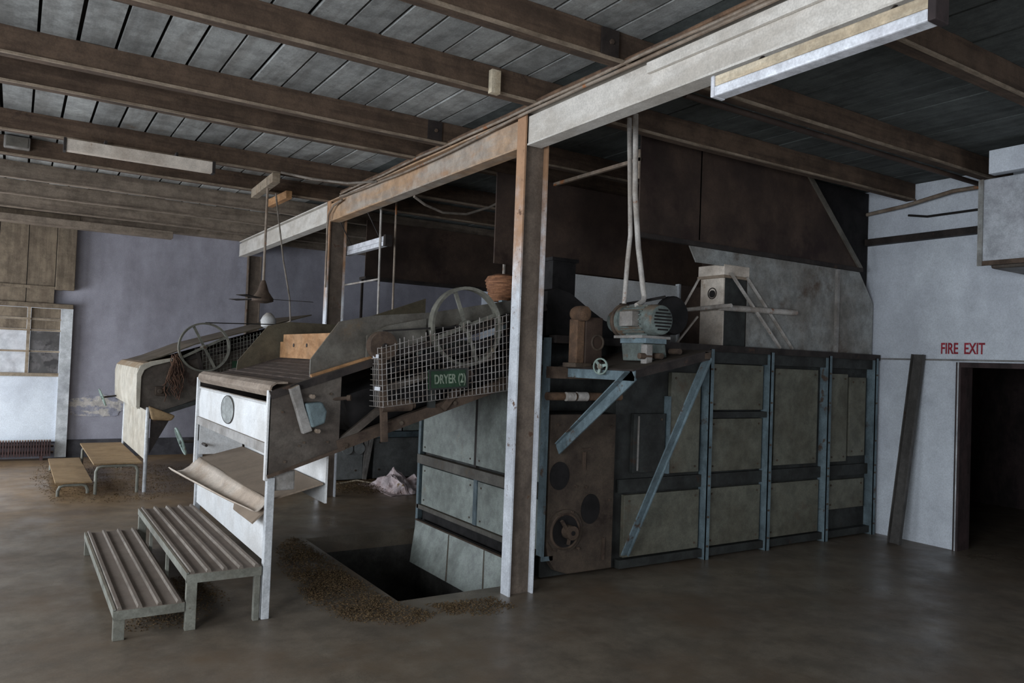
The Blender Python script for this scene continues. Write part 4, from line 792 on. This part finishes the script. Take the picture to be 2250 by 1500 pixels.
# leaning steel channel
t = thing('steel_channel', 'dark steel channel leaning against the white wall beside the dryer', 'channel', (7.60, 4.46, 0))
a, c = Vector((7.60, 4.50, .0)), Vector((7.86, 4.44, 1.93)); d = (c-a).normalized()
q = MB(); q.bar(a, c, .01, .125, (1, 0, 0)); obj('web', q, 'channel_steel', t)
sd = Vector((0, 1, 0)); sd = (sd-d*sd.dot(d)).normalized(); nn = d.cross(sd)
for s in (-1, 1):
    q = MB(); off = sd*(s*.06)-Vector((.022, 0, 0)); q.bar(a+off, c+off, .045, .008, (1, 0, 0)); obj('flange', q, 'channel_steel', t)

# ------------------------------------------------------------------ radiator
t = thing('radiator', 'maroon finned radiator with dusty top below the glazed screen', 'radiator', (0, 13.3, 0))
fm = MB(); fm.box(-.011, .011, -.07, .07, 0, .23); fmm = mesh_of('fin', fm, 'radiator_paint')
for k in range(34):
    o = bpy.data.objects.new('fin', fmm); COL.objects.link(o); o.parent = t; o.location = (-.62+k*.034, 0, .06)
q = MB(); q.cyl((-.66, 13.3, .11), (.55, 13.3, .11), .018); q.cyl((-.66, 13.3, .2), (.55, 13.3, .2), .018); obj('header_pipe', q, 'radiator_paint', t, True)
for xx in (-.5, .4): part('foot', 'radiator_paint', t, (xx-.02, xx+.02, 13.24, 13.36, 0, .07))

# ------------------------------------------------------------------ floor litter
def crumple(name, c, sx, sy, h, m, label, cat, n=26):
    q = MB(); vs = []
    for j in range(n+1):
        for i in range(n+1):
            u = i/n*2-1; v = j/n*2-1; e = max(0, 1-(u*u+v*v)**1.0); p = Vector((u*2.2, v*2.2, c[0]))
            rdg = .45+.7*noise.noise(p*.9)+.35*noise.noise(p*2.2)+.15*abs(noise.noise(p*4.5))
            vs.append((c[0]+u*sx+.06*noise.noise(p*2+Vector((9, 0, 0))), c[1]+v*sy+.06*noise.noise(p*2+Vector((0, 9, 0))), max(.007, .006+h*min(1, e*1.6)*(.35+rdg))))
    q.add(vs, [(j*(n+1)+i, j*(n+1)+i+1, (j+1)*(n+1)+i+1, (j+1)*(n+1)+i) for j in range(n) for i in range(n)])
    o = single(name, q, m, label, cat); s = o.modifiers.new('thickness', 'SOLIDIFY'); s.thickness = .006; s.offset = -1; return o
crumple('rag', (4.26, 9.25), .32, .5, .16, 'cloth', 'crumpled pinkish cloth lying on the floor by the rear dryer', 'rag')
def mound(name, outline, m, label, h=.02, seed=0, grains=1200, cat='dust'):
    xs = [p[0] for p in outline]; ys = [p[1] for p in outline]
    def inside(x, y):
        r = False; n = len(outline)
        for i in range(n):
            (xa, ya), (xb, yb) = outline[i], outline[i-1]
            if (ya > y) != (yb > y) and x < (xb-xa)*(y-ya)/(yb-ya)+xa: r = not r
        return r
    def edge(x, y):
        return min((Vector((x, y))-_cl(Vector((x, y)), Vector(outline[i-1]), Vector(outline[i]))).length for i in range(len(outline)))
    q = MB(); rs = random.Random(seed); k = 0
    while k < grains:
        x_ = rs.uniform(min(xs), max(xs)); y_ = rs.uniform(min(ys), max(ys))
        if not inside(x_, y_): continue
        e = edge(x_, y_); dens = min(1, e/.10)*(.35+.9*max(0, noise.noise(Vector((x_*3, y_*3, seed)))+.35))
        if rs.random() > dens: k += .2; continue
        z = rs.uniform(0, h)*min(1, e/.12); L = rs.uniform(.004, .012); a = rs.uniform(0, 6.28); w = rs.uniform(.002, .004)
        dx, dy = math.cos(a)*L, math.sin(a)*L; px, py = -math.sin(a)*w, math.cos(a)*w; zz = z+rs.uniform(.003, .008)
        q.add([(x_-dx, y_-dy, z), (x_+px, y_+py, z), (x_+dx, y_+dy, z+.001), (x_-px, y_-py, z), (x_, y_, zz)], [(0, 1, 4), (1, 2, 4), (2, 3, 4), (3, 0, 4), (0, 3, 2, 1)]); k += 1
    o = single(name, q, m, label, cat); o['kind'] = 'stuff'; return o
def _cl(p, a, b):
    t = max(0, min(1, (p-a).dot(b-a)/max(1e-9, (b-a).length_squared))); return a+(b-a)*t
mound('tea_dust', [(2.28, 7.2), (2.02, 6.9), (1.84, 6.3), (1.78, 5.6), (1.74, 5.15), (1.86, 4.7), (2.2, 4.45), (2.5, 4.6), (2.36, 4.9), (2.31, 5.2), (2.31, 7.0)], 'tea_dust', 'scattered brown tea dust along the left edge of the pit', .014, 1, 9000)
mound('tea_dust', [(2.45, 4.85), (2.5, 4.55), (2.75, 4.4), (3.05, 4.5), (3.0, 4.8)], 'tea_dust', 'thin scatter of brown tea dust in front of the pit', .006, 2, 1500)
mound('tea_dust', [(3.42, 9.2), (3.5, 9.9), (4.3, 9.95), (4.5, 9.6), (4.2, 9.0), (3.7, 8.9)], 'tea_dust', 'brown tea sweepings piled against the rear dryer', .05, 3, 4500)
mound('tea_dust', [(.6, 5.1), (.62, 5.9), (.9, 6.3), (1.3, 6.2), (1.35, 5.5), (1.0, 5.05)], 'tea_dust', 'brown tea dust on the floor under the ribbed bench', .006, 4, 2500)
mound('tea_dust', [(.4, 9.6), (.2, 11.5), (.4, 13.0), (1.2, 13.0), (2.2, 12.0), (2.2, 10), (1.2, 9.4)], 'tea_dust', 'spread of brown tea dust around the tan bench', .006, 5, 5000)
q = MB(); q.tube([(3.6, 9.72, .02), (3.9, 9.75, .05), (4.05, 9.6, .03), (4.2, 9.45, .02)], .01, 6); single('cord', q, 'cream_paint', 'short pale cord trailing from the crumpled cloth', 'cord', smooth=True)
